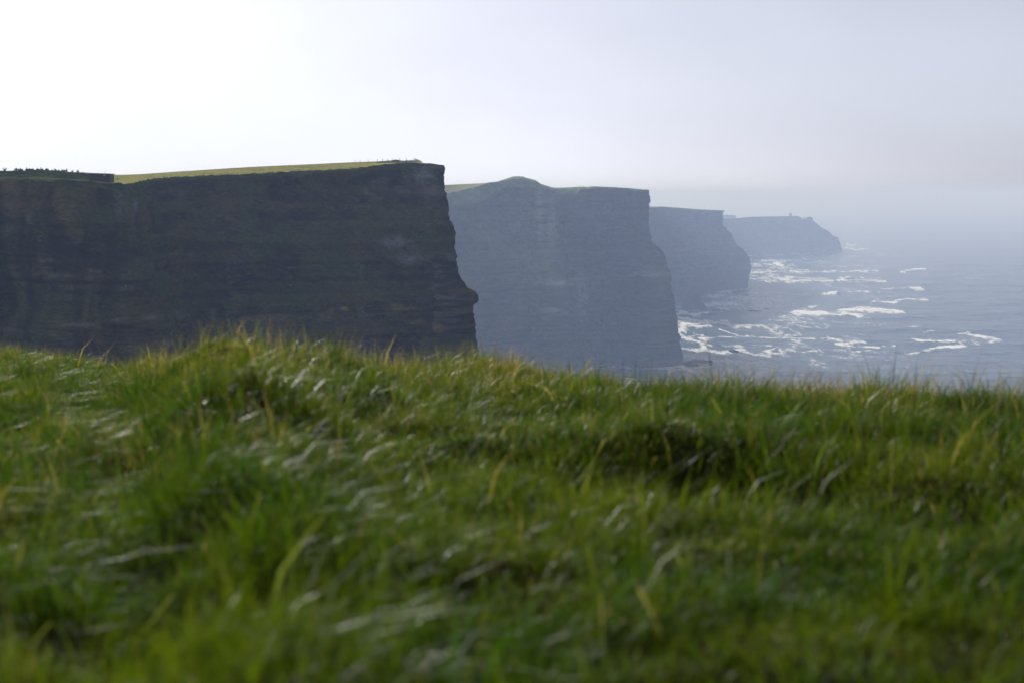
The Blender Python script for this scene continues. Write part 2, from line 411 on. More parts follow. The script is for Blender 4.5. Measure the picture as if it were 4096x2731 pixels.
cliff1, info1 = headland('cliff', rock_mat, lip1,
    [(2.2, edge1, 1), (13.0, mid1, 0), (17.7, sky1, 0), (20.7, back1, 0), (110.0, deep1, 0)],
    sil1, 3.6, 640, levels(Zn1, float(z_at(1450, 400)), 250, 14), 1.25, 160.0, ys=S1, veg_amt=0.50, pale=0.7, plan_noise=4.5, seed=100, field_from=445, lip_rough=0.5, flute=560, patches=PATCH1,
    bands=[(float(z_at(1246, 406)), float(z_at(1218, 406)), 0.7), (float(z_at(1300, 406)), float(z_at(1290, 406)), 0.4)], turf_noise=0.6)

# second headland, about 1.5 km off
lip2 = [(1500, 830, 1340), (1793, 823, 1352), (1858, 821, 1356), (1913, 813, 1362), (1967, 786, 1374), (1978, 766, 1384), (2021, 750, 1392), (2075, 748, 1396), (2157, 749, 1402), (2185, 755, 1420),
        (2208, 762, 1448), (2238, 776, 1462), (2308, 777, 1470), (2322, 758, 1474), (2373, 754, 1478), (2455, 755, 1484), (2563, 764, 1490), (2596, 769, 1492)]
edge2 = [(1500, 800), (1782, 779), (1912, 748), (1961, 733), (2021, 724), (2055, 716), (2097, 718), (2140, 730), (2165, 744), (2208, 758), (2265, 760), (2344, 756), (2373, 750), (2455, 752), (2563, 762), (2596, 768)]
sky2 = [(1500, 760), (1780, 741), (1929, 734), (2005, 726), (2030, 714), (2050, 707), (2078, 706), (2086, 709), (2092, 706), (2100, 711), (2140, 721), (2160, 734), (2166, 743), (2196, 746), (2208, 757), (2240, 754), (2265, 751), (2340, 747), (2347, 754), (2356, 754), (2368, 746), (2455, 750), (2525, 754), (2563, 760), (2596, 767)]
sil2 = [(2596, 769), (2597.4, 777), (2596.8, 812), (2593, 840), (2594, 883), (2601, 932), (2612, 975), (2644, 997), (2661, 1024), (2671, 1073), (2680, 1094), (2682, 1138), (2693, 1181), (2701, 1235),
        (2706, 1279), (2707, 1317), (2717, 1349), (2726, 1398), (2730, 1436), (2731, 1456)]
def bench2(PX, PY, A, Z):
    ln = 965 + (PX - 1960) * 0.66 + 14 * fbm(A / 25, 0 * A, 0 * A, 3, 77)
    m = (1 - sstep(2150, 2290, PX)) * sstep(1800, 1900, PX)
    o = m * 26 * sstep(-70, 60, PY - ln)
    g = m * sstep(-80, -20, PY - ln) * (1 - sstep(20, 90, PY - ln)) * (0.75 + 0.6 * fbm(A / 8, Z / 8, 0 * A, 3, 78))
    g = np.clip(g * 1.4, 0, 1)
    pil = sstep(2135, 2165, PX) * (1 - sstep(2215, 2275, PX)) * 7 * sstep(760, 800, PY)
    rec = -30 * sstep(2255, 2330, PX + 0.10 * (PY - 900)) * (1 - sstep(2440, 2580, PX)) * sstep(800, 960, PY)
    return o + pil + rec, np.clip(g, 0, 1)
Zn2 = float(z_at(769, 1492 * S2))
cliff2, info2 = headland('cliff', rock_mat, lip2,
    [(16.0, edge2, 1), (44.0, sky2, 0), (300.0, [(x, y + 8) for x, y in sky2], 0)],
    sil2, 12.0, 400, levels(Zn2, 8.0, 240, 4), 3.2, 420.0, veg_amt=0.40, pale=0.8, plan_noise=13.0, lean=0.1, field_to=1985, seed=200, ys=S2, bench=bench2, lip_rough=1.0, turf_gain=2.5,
    patches=[(2010, 1040, 200, 280, 0.7, (0.13, 0.14, 0.085)), (2450, 1050, 120, 300, 1.1, (0.008, 0.010, 0.014)), (2165, 880, 12, 90, 1.1, GRY), (2200, 940, 25, 110, 0.8, BGE), (2180, 1060, 30, 60, 0.6, BGE), (2460, 1015, 60, 16, 0.9, BRN), (2380, 1010, 40, 16, 0.7, GRN), (2250, 1130, 110, 14, 0.8, GRY), (2120, 1150, 80, 60, 0.7, GRN),  # near-black patch: shade of the recess painted in with dark wet rock
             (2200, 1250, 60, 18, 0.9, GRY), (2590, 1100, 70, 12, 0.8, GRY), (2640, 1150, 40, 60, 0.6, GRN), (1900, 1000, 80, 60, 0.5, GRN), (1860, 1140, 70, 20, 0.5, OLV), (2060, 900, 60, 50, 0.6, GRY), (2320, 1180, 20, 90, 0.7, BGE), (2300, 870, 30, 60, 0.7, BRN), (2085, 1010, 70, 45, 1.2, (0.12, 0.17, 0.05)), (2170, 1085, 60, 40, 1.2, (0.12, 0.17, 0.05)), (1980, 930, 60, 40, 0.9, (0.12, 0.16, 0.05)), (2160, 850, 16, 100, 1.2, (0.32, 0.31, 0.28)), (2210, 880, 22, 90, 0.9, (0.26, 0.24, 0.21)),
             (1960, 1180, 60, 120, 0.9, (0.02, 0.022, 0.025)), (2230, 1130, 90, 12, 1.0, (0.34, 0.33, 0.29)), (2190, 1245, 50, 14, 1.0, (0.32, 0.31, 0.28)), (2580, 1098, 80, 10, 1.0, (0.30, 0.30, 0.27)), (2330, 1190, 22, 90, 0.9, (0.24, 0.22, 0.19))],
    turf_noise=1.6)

# third headland
def k6(L): return [(2500 + x / 2.352, 780 + y / 2.352) for x, y in L]
sky3 = [(2400, 828)] + k6([(230, 117), (350, 113), (520, 125), (640, 135), (760, 143), (830, 148), (870, 141), (900, 141), (921, 158)])
Y3 = keyed([(2400, 2180), (2650, 2400), (2793, 2590), (2890, 2760)])
lip3 = [(x, y + 4 if x < 2880 else y + 1.5, float(Y3(x))) for x, y in sky3]
sil3 = k6([(921, 162), (918, 185), (920, 230), (921, 290), (945, 305), (960, 335), (1000, 365), (1015, 400), (1030, 440), (1050, 470), (1110, 510), (1135, 550), (1160, 580), (1175, 640), (1178, 690), (1168, 740), (1155, 800), (1155, 862)])
Zn3 = float(z_at(lip3[-1][1], lip3[-1][2] * S2))
cliff3, info3 = headland('cliff', rock_far, lip3, [(40.0, sky3, 1), (400.0, [(x, y + 3) for x, y in sky3], 1)],
    sil3, 18.0, 200, levels(Zn3, 3.0, 130, 2), 2.6, 700.0, veg_amt=0.3, pale=0.4, plan_noise=9.0, seed=300, ys=S2, turf_noise=0.8, smooth_n=7)

# the farthest head with its watch tower
def k8(L): return [(2800 + x / 3.618, 800 + y / 3.618) for x, y in L]
sky4 = [(2700, 878)] + k8([(333, 275), (520, 269), (620, 258), (740, 247), (860, 245), (1000, 243), (1090, 241), (1200, 239), (1300, 236), (1415, 233), (1440, 245), (1466, 262), (1470, 297), (1490, 294), (1515, 278), (1545, 280),
        (1557, 258), (1575, 246), (1605, 246), (1628, 262), (1632, 325), (1690, 334), (1708, 378), (1722, 380), (1732, 371), (1745, 395), (1860, 450), (1920, 515), (2000, 572)])
Y4 = keyed([(2700, 3900), (2990, 4150), (3180, 4330), (3353, 4500)])
lip4 = [(x, y + 0.8, float(Y4(x))) for x, y in sky4]
sil4 = k8([(2000, 575), (2025, 612), (2035, 670), (2050, 718)])
Zn4 = float(z_at(lip4[-1][1], lip4[-1][2] * S2))
cliff4, info4 = headland('cliff', rock_far, lip4, [(14.0, sky4, 1), (120.0, [(x, y + 9) for x, y in sky4], 1)],
    sil4, 14.0, 420, levels(Zn4, 2.0, 60, 2), 2.0, 500.0, veg_amt=0.4, pale=0.3, plan_noise=14.0, seed=400, ys=S2, turf_noise=0.0, smooth_n=3)
# the block of higher ground behind it
lip5 = [(2640, 862, 5200), (2800, 861, 5250), (2892, 861.5, 5300), (2943.5, 862.5, 5330)]
sil5 = [(2943.5, 863), (2944, 875), (2946, 900), (2950, 975)]
cliff5, info5 = headland('cliff', rock_far, lip5, [(40.0, [(x, y - 0.3) for x, y, _ in lip5], 1), (300.0, [(x, y + 2) for x, y, _ in lip5], 1)],
    sil5, 10.0, 60, levels(float(z_at(862.5, 5330 * S2)), 2.0, 40, 2), 2.0, 400.0, seed=500, ys=S2, plan_noise=8.0, turf_noise=0.0, smooth_n=3)
for o_, l_ in ((cliff1, 'nearest dark cliff headland with golden field on top'), (cliff2, 'second hazy cliff headland with green hump on its top'),
               (cliff3, 'third pale blue cliff headland above the sea stack'), (cliff4, 'farthest pale headland carrying a small watch tower'),
               (cliff5, 'faint flat-topped block of land behind the farthest headland')):
    o_['label'] = l_

# ------------------------------------------------------------------ sea
def sea_z(X, Y):
    r = np.hypot(X, Y)
    wq = fbm(X / 300, Y / 300, 0 * X, 3, 600) * 40
    z = 0.55 * np.sin((Y + 0.18 * X + wq) / 17.0) + 0.35 * np.sin((Y - 0.35 * X + wq * 1.4) / 9.5) + 0.9 * np.sin((Y + 0.05 * X + wq * 2) / 41.0)
    z = z + 0.5 * fbm(X / 14, Y / 7, 0 * X, 3, 610)
    return z * (1 - sstep(4000, 8000, r))

def poly_dist(px, py, line):
    """distance to a polyline and the interpolated half width there (photo pixels)"""
    best = np.full(px.shape, 1e9)
    for (x0, y0, w0), (x1, y1, w1) in zip(line[:-1], line[1:]):
        dx, dy = x1 - x0, y1 - y0
        t = np.clip(((px - x0) * dx + (py - y0) * dy * 9) / (dx * dx + dy * dy * 9 + 1e-9), 0, 1)
        wv = w0 + (w1 - w0) * t
        d = np.hypot((px - x0 - t * dx) / 3.5, py - y0 - t * dy) / wv
        best = np.minimum(best, d)
    return best

def z7(L): return [(2600 + x / 1.5722, 1000 + y / 1.5722, wd) for x, y, wd in L]
def z8(L): return [(3000 + x / 2.94, 1030 + y / 2.94, wd) for x, y, wd in L]
STREAKS = [
    (z7([(440, 500, 1.5), (560, 530, 2.5), (700, 555, 4), (900, 562, 3), (1040, 562, 4), (1120, 548, 3.5), (1210, 570, 4), (1320, 584, 5), (1200, 590, 4), (1290, 605, 3), (1440, 612, 2)]), 1.0),
    (z7([(360, 545, 1.5), (600, 548, 2), (760, 560, 3)]), 0.7),
    (z7([(1640, 568, 2.5), (1740, 578, 4), (1900, 580, 4), (2050, 578, 4), (1960, 602, 6), (1830, 612, 5), (1720, 630, 5), (1620, 642, 4)]), 1.0),
    (z7([(1930, 520, 3), (2010, 518, 3.5), (2060, 540, 4), (2180, 560, 5), (2200, 574, 4), (2120, 585, 4), (2040, 590, 5)]), 0.95),
    (z7([(1480, 600, 4), (1560, 598, 3)]), 0.8), (z7([(640, 600, 2), (780, 606, 2.5), (900, 624, 2.5), (1150, 628, 2), (1400, 632, 3)]), 0.65),
    (z7([(860, 388, 3), (930, 396, 9), (1050, 402, 11), (1180, 408, 7), (1250, 410, 3)]), 1.25),
    (z7([(1180, 385, 4), (1300, 378, 9), (1420, 378, 10), (1530, 384, 9), (1575, 388, 5)]), 1.25),
    (z7([(1230, 405, 2), (1320, 418, 4), (1390, 420, 2)]), 0.9),
    (z7([(1430, 325, 3), (1550, 322, 3), (1640, 312, 4), (1725, 322, 4)]), 0.9), (z7([(1480, 296, 3), (1545, 292, 2)]), 0.7),
    (z7([(1500, 248, 4), (1590, 238, 4), (1690, 234, 4), (1690, 246, 3)]), 0.9), (z7([(1440, 258, 2), (1540, 250, 4)]), 0.9), (z7([(1250, 268, 3), (1330, 258, 4), (1390, 264, 2)]), 0.75),
    (z7([(1560, 142, 2), (1640, 128, 3.5), (1710, 124, 3)]), 0.95),
    (z7([(640, 144, 2), (900, 134, 2.5), (1180, 136, 2.5), (1400, 132, 2)]), 0.85),
    (z7([(640, 90, 2), (730, 90, 2.5), (810, 93, 3)]), 1.0), (z7([(800, 87, 4), (835, 87, 4)]), 1.4),
    (z7([(870, 184, 6), (925, 188, 6), (1000, 187, 4.5), (1160, 190, 3)]), 1.4), (z7([(1215, 183, 6), (1280, 187, 6), (1380, 195, 3.5), (1475, 199, 2)]), 1.4),
    (z7([(620, 200, 3), (720, 200, 3.5), (860, 202, 2.5), (980, 206, 2)]), 0.95),
    (z7([(640, 250, 2.5), (560, 252, 3), (420, 262, 3), (340, 268, 4)]), 1.0),
    (z7([(340, 290, 7), (480, 285, 14), (600, 300, 14), (720, 318, 8)]), 0.9), (z7([(500, 318, 10), (660, 325, 8), (760, 330, 4)]), 0.75),
    (z7([(600, 292, 5), (780, 280, 7), (980, 284, 4), (1150, 280, 4), (1195, 276, 4)]), 0.9), (z7([(1155, 275, 5), (1185, 272, 5)]), 1.4),
    (z7([(360, 345, 9), (420, 330, 10), (520, 345, 8)]), 0.8), (z7([(470, 372, 5), (600, 366, 7), (700, 372, 5), (800, 370, 3)]), 1.1),
    (z7([(180, 405, 5), (300, 415, 4), (420, 395, 4), (470, 388, 3)]), 1.0), (z7([(170, 440, 6), (300, 455, 6), (440, 445, 4)]), 0.85), (z7([(200, 480, 3), (360, 478, 3)]), 0.6),
    (z7([(210, 622, 5), (330, 628, 5), (480, 632, 4), (570, 634, 2)]), 0.95), (z7([(215, 660, 7), (300, 672, 5), (400, 690, 5), (470, 700, 4)]), 1.5), (z7([(210, 650, 8), (250, 670, 7), (330, 680, 6), (420, 690, 7), (520, 706, 6), (650, 718, 5), (740, 742, 3)]), 1.15),
    (z7([(210, 740, 8), (120, 762, 6), (330, 745, 5), (400, 735, 4)]), 0.7), (z7([(750, 726, 2), (800, 720, 2.5)]), 0.9),
    (z7([(765, 632, 6), (800, 632, 6)]), 1.5),
    (z7([(2000, 180, 2), (2150, 182, 2)]), 0.45), (z7([(1650, 480, 2), (1700, 478, 2)]), 0.6), (z7([(1720, 515, 2.5), (1770, 505, 2)]), 0.6),
    (z7([(900, 350, 2), (1000, 356, 2), (1060, 348, 2)]), 0.6), (z7([(760, 430, 2.5), (830, 436, 2.5), (900, 438, 2)]), 0.65), (z7([(1160, 620, 2), (1260, 630, 2.5)]), 0.7),
    (k8 and [(3366, 978, 2), (3400, 981, 3), (3425, 982, 2)], 0.8), ([(3360, 996, 2.5), (3400, 997, 3), (3450, 997, 2)], 0.95), ([(3000, 1022, 2), (3080, 1020, 2.5), (3200, 1013, 2.5), (3290, 1005, 3), (3330, 1001, 2)], 0.8),
    ([(3160, 1027, 1.5), (3250, 1028, 1.5), (3320, 1029, 1.5)], 0.65), ([(3020, 1060, 1.5), (3090, 1058, 1.5)], 0.8)]

def build_sea():
    th_d = np.arctan((np.linspace(2640, 4420, 560) - 2048) / F)
    th = np.concatenate([np.linspace(-math.pi, th_d[0], 60)[:-1], th_d, np.linspace(th_d[-1], math.pi, 60)[1:]])
    dep = np.linspace(1640 - 772, 900 - 772, 330)
    r_d = CAMZ / (dep / F) * 1.0
    r = np.concatenate([[2.0, 60, 200, 500, 800, 1000], r_d, np.geomspace(r_d[-1], 45000, 24)[1:]])
    TH, RR = np.meshgrid(th, r)
    X, Y = RR * np.sin(TH), RR * np.cos(TH)
    Z = np.where(RR > 900, sea_z(X, Y), 0.0)
    front = (Y > 800)
    px, py = to_px(X, np.where(front, Y, 800), 0 * X)
    foam = np.zeros_like(X)
    wx = fbm(X / 60, Y / 180, 0 * X, 4, 620, 0.6); wy = fbm(X / 45, Y / 160, 0 * X, 4, 630, 0.6)
    fx_ = fbm(X / 14, Y / 60, 0 * X, 3, 622, 0.6); fy_ = fbm(X / 11, Y / 50, 0 * X, 3, 632, 0.6)
    qx = px + wx * 40 + fx_ * 26; qy = py + wy * 8 + fy_ * 6
    rag = np.clip(0.75 + 0.9 * fbm(X / 22, Y / 70, 0 * X, 4, 634, 0.65), 0.15, 1.5)
    for line, st in STREAKS:
        ys = [p[1] for p in line]
        sel = front & (py > min(ys) - 60) & (py < max(ys) + 60)
        if not sel.any(): continue
        d = poly_dist(qx[sel], qy[sel], line)
        foam[sel] = np.maximum(foam[sel], st * rag[sel] * 1.12 * (1 - sstep(0.0, 1.9, d)))
    # lace of old foam drifting inshore
    nearshore = np.exp(-np.clip(px - 2700 - (1450 - py) * 0.2, 0, None) / 620.0) * front
    lace = 1 - np.abs(fbm(X / 90, Y / 330, 0 * X, 5, 640, 0.6)) * 5.0
    foam = np.maximum(foam, sstep(0.1, 1.0, lace) * nearshore * 0.95)
    patch = sstep(0.1, 0.7, fbm(X / 160, Y / 700, 0 * X, 4, 650))
    lace2 = 1 - np.abs(fbm(X / 55, Y / 260, 0 * X, 5, 660, 0.6)) * 6.0
    foam = np.maximum(foam, sstep(0.3, 1.0, lace2) * patch * 0.42 * front)
    shoal = nearshore * 0.8 + 0.3 * patch * front
    Z = Z + 0.4 * np.clip(foam, 0, 1.3)
    V = np.stack([X, Y, Z], -1).reshape(-1, 3)
    m, t, out = new_mat('sea_water')
    lk = t.links.new
    a1 = t.nodes.new('ShaderNodeAttribute'); a1.attribute_name = 'foam'
    a2 = t.nodes.new('ShaderNodeAttribute'); a2.attribute_name = 'shoal'
    geo = t.nodes.new('ShaderNodeNewGeometry')
    mp1 = t.nodes.new('ShaderNodeMapping'); mp1.inputs['Scale'].default_value = (0.05, 0.02, 0.05)
    n1 = t.nodes.new('ShaderNodeTexNoise'); n1.inputs['Scale'].default_value = 3.0; n1.inputs['Detail'].default_value = 7; n1.inputs['Roughness'].default_value = 0.7
    ad = t.nodes.new('ShaderNodeMath'); ad.operation = 'MULTIPLY_ADD'; ad.inputs[1].default_value = 2.4; ad.inputs[2].default_value = -1.25
    su = t.nodes.new('ShaderNodeMath'); su.operation = 'ADD'
    fr = t.nodes.new('ShaderNodeMapRange'); fr.interpolation_type = 'SMOOTHSTEP'
    fr.inputs['From Min'].default_value = 0.12; fr.inputs['From Max'].default_value = 0.85
    mul = t.nodes.new('ShaderNodeMath'); mul.operation = 'MULTIPLY'
    gate = t.nodes.new('ShaderNodeMapRange'); gate.inputs['From Min'].default_value = 0.04; gate.inputs['From Max'].default_value = 0.3
    lk(geo.outputs['Position'], mp1.inputs['Vector']); lk(mp1.outputs[0], n1.inputs['Vector']); lk(n1.outputs['Fac'], ad.inputs[0])
    lk(ad.outputs[0], su.inputs[0]); lk(a1.outputs['Fac'], su.inputs[1]); lk(su.outputs[0], fr.inputs['Value'])
    lk(a1.outputs['Fac'], gate.inputs['Value']); lk(fr.outputs[0], mul.inputs[0]); lk(gate.outputs[0], mul.inputs[1])
    wb = t.nodes.new('ShaderNodeBsdfPrincipled'); wb.inputs['Roughness'].default_value = 0.14; wb.inputs['IOR'].default_value = 1.33
    wc = t.nodes.new('ShaderNodeMix'); wc.data_type = 'RGBA'
    wc.inputs['A'].default_value = (0.007, 0.040, 0.095, 1); wc.inputs['B'].default_value = (0.065, 0.145, 0.165, 1)
    lk(a2.outputs['Fac'], wc.inputs['Factor']); lk(wc.outputs['Result'], wb.inputs['Base Color'])
    mp2 = t.nodes.new('ShaderNodeMapping'); mp2.inputs['Scale'].default_value = (0.09, 0.16, 0.1)
    n2 = t.nodes.new('ShaderNodeTexNoise'); n2.inputs['Scale'].default_value = 1.0; n2.inputs['Detail'].default_value = 6; n2.inputs['Roughness'].default_value = 0.6
    bu = t.nodes.new('ShaderNodeBump'); bu.inputs['Strength'].default_value = 1.0; bu.inputs['Distance'].default_value = 2.6
    mp3 = t.nodes.new('ShaderNodeMapping'); mp3.inputs['Scale'].default_value = (0.030, 0.030, 0.03)
    n3 = t.nodes.new('ShaderNodeTexNoise'); n3.inputs['Scale'].default_value = 1.0; n3.inputs['Detail'].default_value = 4; n3.inputs['Roughness'].default_value = 0.65
    bu3 = t.nodes.new('ShaderNodeBump'); bu3.inputs['Strength'].default_value = 1.0; bu3.inputs['Distance'].default_value = 9.0
    lk(geo.outputs['Position'], mp3.inputs['Vector']); lk(mp3.outputs[0], n3.inputs['Vector']); lk(n3.outputs['Fac'], bu3.inputs['Height']); lk(bu3.outputs[0], bu.inputs['Normal'])
    wb.inputs['Specular IOR Level'].default_value = 0.52
    lk(geo.outputs['Position'], mp2.inputs['Vector']); lk(mp2.outputs[0], n2.inputs['Vector']); lk(n2.outputs['Fac'], bu.inputs['Height']); lk(bu.outputs[0], wb.inputs['Normal'])
    fb = t.nodes.new('ShaderNodeBsdfDiffuse'); fb.inputs['Color'].default_value = (0.88, 0.89, 0.89, 1)
    mixs = t.nodes.new('ShaderNodeMixShader')
    lk(mul.outputs[0], mixs.inputs['Fac']); lk(wb.outputs[0], mixs.inputs[1]); lk(fb.outputs[0], mixs.inputs[2]); lk(mixs.outputs[0], out.inputs['Surface'])
    o = mesh_obj('sea', V, grid_faces(*X.shape)[:, ::-1], m, smooth=True, attrs={'foam': foam.ravel(), 'shoal': np.clip(shoal, 0, 1).ravel()})
    o['kind'] = 'structure'; o['label'] = 'hazy blue grey sea streaked with white foam'
    return o
sea = build_sea()

# breaking crests: humps of white water standing on the sea
foam_mat = plain_mat('white_water', (0.8, 0.81, 0.8), 0.9, 0.3, 0.06)
def wave(px0, px1, py, height, depth, lean=0.0, seed=0):
    Y = CAMZ / math.tan(PITCH + math.atan((py - 1365.5) / F))
    x0, x1 = (px0 - 2048) / F * Y * 1.003, (px1 - 2048) / F * Y * 1.003
    nu, nv = 40, 9
    u = np.linspace(0, 1, nu); v = np.linspace(-1, 1, nv)
    U, Vv = np.meshgrid(u, v)
    env = np.sin(np.pi * np.clip(U, 0, 1)) ** 0.6 * (1 - lean * U)
    n = fbm(U * 9 + seed, Vv * 2, 0 * U, 3, seed)
    X = x0 + (x1 - x0) * U + n * 2
    Yy = Y + Vv * depth * (0.5 + 0.5 * env) + n * depth * 0.3 + (U - 0.5) * 6
    Z = -0.6 + (height * env * (1 + 0.5 * n) + 1.4) * np.clip(1 - Vv ** 2, 0, 1) ** 0.7
    o = mesh_obj('breaking_wave', np.stack([X, Yy, Z], -1).reshape(-1, 3), grid_faces(nv, nu), foam_mat, sea, smooth=True)
    return o
wave(3150, 3200, 1119, 5.5, 16, 0.3, 1); wave(3190, 3330, 1121, 2.2, 12, 0.6, 2); wave(3368, 3430, 1116, 6.0, 16, 0.5, 3); wave(3415, 3540, 1122, 2.4, 12, 0.8, 4)
wave(3112, 3134, 1057, 5.0, 18, 0.2, 5); wave(3335, 3362, 1175, 5.0, 12, 0.4, 6); wave(3085, 3120, 1403, 3.2, 8, 0.4, 7)

# ------------------------------------------------------------------ sea stack and low rocks
def rock_heap(name, cx, cy, rx, ry, h, pts, seed, label, sharp=1.0, apex=(0, 0)):
    """stepped rock: radial rings from foot to crown, layered and broken"""
    na, nr = 64, pts
    a = np.linspace(0, 2 * np.pi, na, endpoint=False); rr = np.linspace(1, 0, nr)
    Aa, Rr = np.meshgrid(a, rr)
    edge = 1 + 0.35 * fbm(np.cos(Aa) * 1.6 + seed, np.sin(Aa) * 1.6, 0 * Aa, 4, seed)
    zt = (1 - Rr) ** sharp
    st = np.floor(zt * 9 + 0.4 * vnoise(np.cos(Aa) * 3, np.sin(Aa) * 3, 0 * Aa, seed + 1)) / 9
    zt = 0.6 * st + 0.4 * zt
    X = cx + rx * Rr * edge * np.cos(Aa) + apex[0] * (1 - Rr); Y = cy + ry * Rr * edge * np.sin(Aa) + apex[1] * (1 - Rr)
    Z = -1.5 + (h + 1.5) * np.clip(zt, 0, 1) * (1 + 0.25 * fbm(X / 6, Y / 6, 0 * X, 3, seed + 2))
    X = X + fbm(X / 3, Y / 3, Z / 2, 3, seed + 3) * rx * 0.06
    V = np.stack([X, Y, Z], -1).reshape(-1, 3)
    i = np.arange(nr - 1)[:, None] * na + np.arange(na)[None, :]; j = np.arange(nr - 1)[:, None] * na + (np.arange(na)[None, :] + 1) % na
    f = np.stack([i, j, j + na, i + na], -1).reshape(-1, 4)
    cc = (ROCK_D * 0.9)[None, :] * (1 + 0.4 * fbm(X / 4, Y / 4, Z / 2, 3, seed + 4).ravel())[:, None]
    o = mesh_obj(name, V, f, rock_mat, color=np.clip(cc, 0.01, 1))
    tag(o, label, 'rock')
    return o
def on_sea(px, py):
    Y = CAMZ / math.tan(PITCH + math.atan((py - 1365.5) / F))
    return float(P(px, py, Y)[0]), Y
x, y = on_sea(2776, 1240)
st = rock_heap('sea_stack', x, y, 22, 26, 37, 26, 11, 'pointed rock stack standing in the sea below the third headland', 0.85, (0, 4))
st['category'] = 'sea stack'
LOW = [(2762, 1463, 13, 48, 2.6, 'low dark rock shelf at the foot of the second headland, widest part'),
       (2796, 1446, 14, 20, 2.2, 'low rock shelf awash off the foot of the second headland'),
       (2840, 1447, 6, 11, 2.0, 'small wave-washed rock at the outer end of the near shelf'),
       (2935, 1402, 6, 14, 0.9, 'small dark reef just breaking the water near the second headland'),
       (2868, 1243, 20, 22, 1.9, 'flat dark ledge running out from the pointed sea stack'),
       (2845, 1258, 22, 26, 1.6, 'flat dark reef in front of the pointed sea stack'),
       (2735, 1263, 14, 22, 2.2, 'dark reef between the second headland and the sea stack'),
       (3010, 1246, 20, 16, 2.0, 'long dark reef with foam, seaward of the sea stack'),
       (3070, 1238, 16, 12, 1.6, 'thin outer end of the foaming reef, farthest from the stack'),
       (3530, 1245, 14, 20, 1.8, 'dark rock in the middle of the round foam patch'),
       (2842, 1197, 12, 26, 1.5, 'dark skerry in the foam behind the sea stack'),
       (2984, 1182, 9, 24, 1.3, 'dark skerry in the foam, seaward of the third headland')]
for q, (px_, py_, rx, ry, h, lab) in enumerate(LOW):
    x, y = on_sea(px_, py_)
    rock_heap('low_rock', x, y, rx, ry, h, 9, 40 + q, lab, 0.45)

# ------------------------------------------------------------------ watch tower on the farthest head
stone = plain_mat('weathered_stone', (0.20, 0.19, 0.17), 0.95, 0.8, 0.35)
dark = plain_mat('dark_opening', (0.02, 0.02, 0.02), 1.0)
X4, _, Z4 = P(3161.8, 866.5, 4325.0 * S2)
tw = empty('watch_tower', (float(X4), 4325.0 * S2, float(Z4) - 1.0))
bm = bmesh.new(); n = 12
ring = []
for k, (zz_, ww) in enumerate(((0, 3.7), (3, 3.55), (8.6, 3.3), (8.6, 3.75), (10.2, 3.75), (10.2, 2.9), (8.9, 2.9))):
    ring.append([bm.verts.new((sx * ww, sy * ww, zz_)) for sx, sy in ((-1, -1), (1, -1), (1, 1), (-1, 1))])
for a_, b_ in zip(ring[:-1], ring[1:]):
    for k in range(4): bm.faces.new((a_[k], a_[(k + 1) % 4], b_[(k + 1) % 4], b_[k]))
bm.faces.new(ring[-1])
bm_obj('wall', bm, stone, tw)
for k, (mx_, my_) in enumerate(((-3.2, -3.2), (3.2, -3.2), (3.2, 3.2), (-3.2, 3.2), (0, -3.3))):
    bm = bmesh.new(); box(bm, (mx_, my_, 10.75), (1.1, 1.1, 1.1), 0, 0.08); bm_obj('merlon', bm, stone, tw)
for zz_ in (2.6, 6.2):
    bm = bmesh.new(); box(bm, (0, -3.52 if zz_ < 5 else -3.38, zz_), (0.9, 0.3, 1.6)); bm_obj('window', bm, dark, tw)
tag(tw, 'small square ruined watch tower on the farthest headland', 'tower')

# ------------------------------------------------------------------ top of the nearest headland: fence, wall, slabs
wood = plain_mat('grey_fence_wood', (0.10, 0.085, 0.07), 0.9, 6, 0.3)
wire_m = plain_mat('fence_wire', (0.18, 0.18, 0.17), 0.5, 3, 0.1, 0.8)
pale_stone = plain_mat('pale_flagstone', (0.60, 0.55, 0.45), 0.9, 2, 0.35)

from mathutils.bvhtree import BVHTree
def bvh_of(o):
    me = o.data
    return BVHTree.FromPolygons([v.co[:] for v in me.vertices], [p.vertices[:] for p in me.polygons])
def top_part(ob):
    """BVH of only the upper turf of a headland"""
    me = ob.data; co = np.empty(len(me.vertices) * 3, np.float32); me.vertices.foreach_get('co', co); co = co.reshape(-1, 3)
    fv = np.empty(len(me.polygons) * 4, np.int32); me.polygons.foreach_get('vertices', fv); fv = fv.reshape(-1, 4)
    k = co[fv, 2].min(1) > CAMZ - 1.5
    return BVHTree.FromPolygons(co.tolist(), fv[k].tolist())
top1 = top_part(cliff1)
def ground1(x, y):
    h = top1.ray_cast(Vector((x, y, 280.0)), Vector((0, 0, -1)))
    return h[0].z if h[0] is not None else None
def hit1(px, py):
    """where the sight line through a pixel meets the nearest headland's turf"""
    x, y, z = P(px, py, 100.0)
    d = Vector((float(x), float(y), float(z) - CAMZ)).normalized()
    h = top1.ray_cast(Vector((0, 0, CAMZ)), d)
    return h[0]

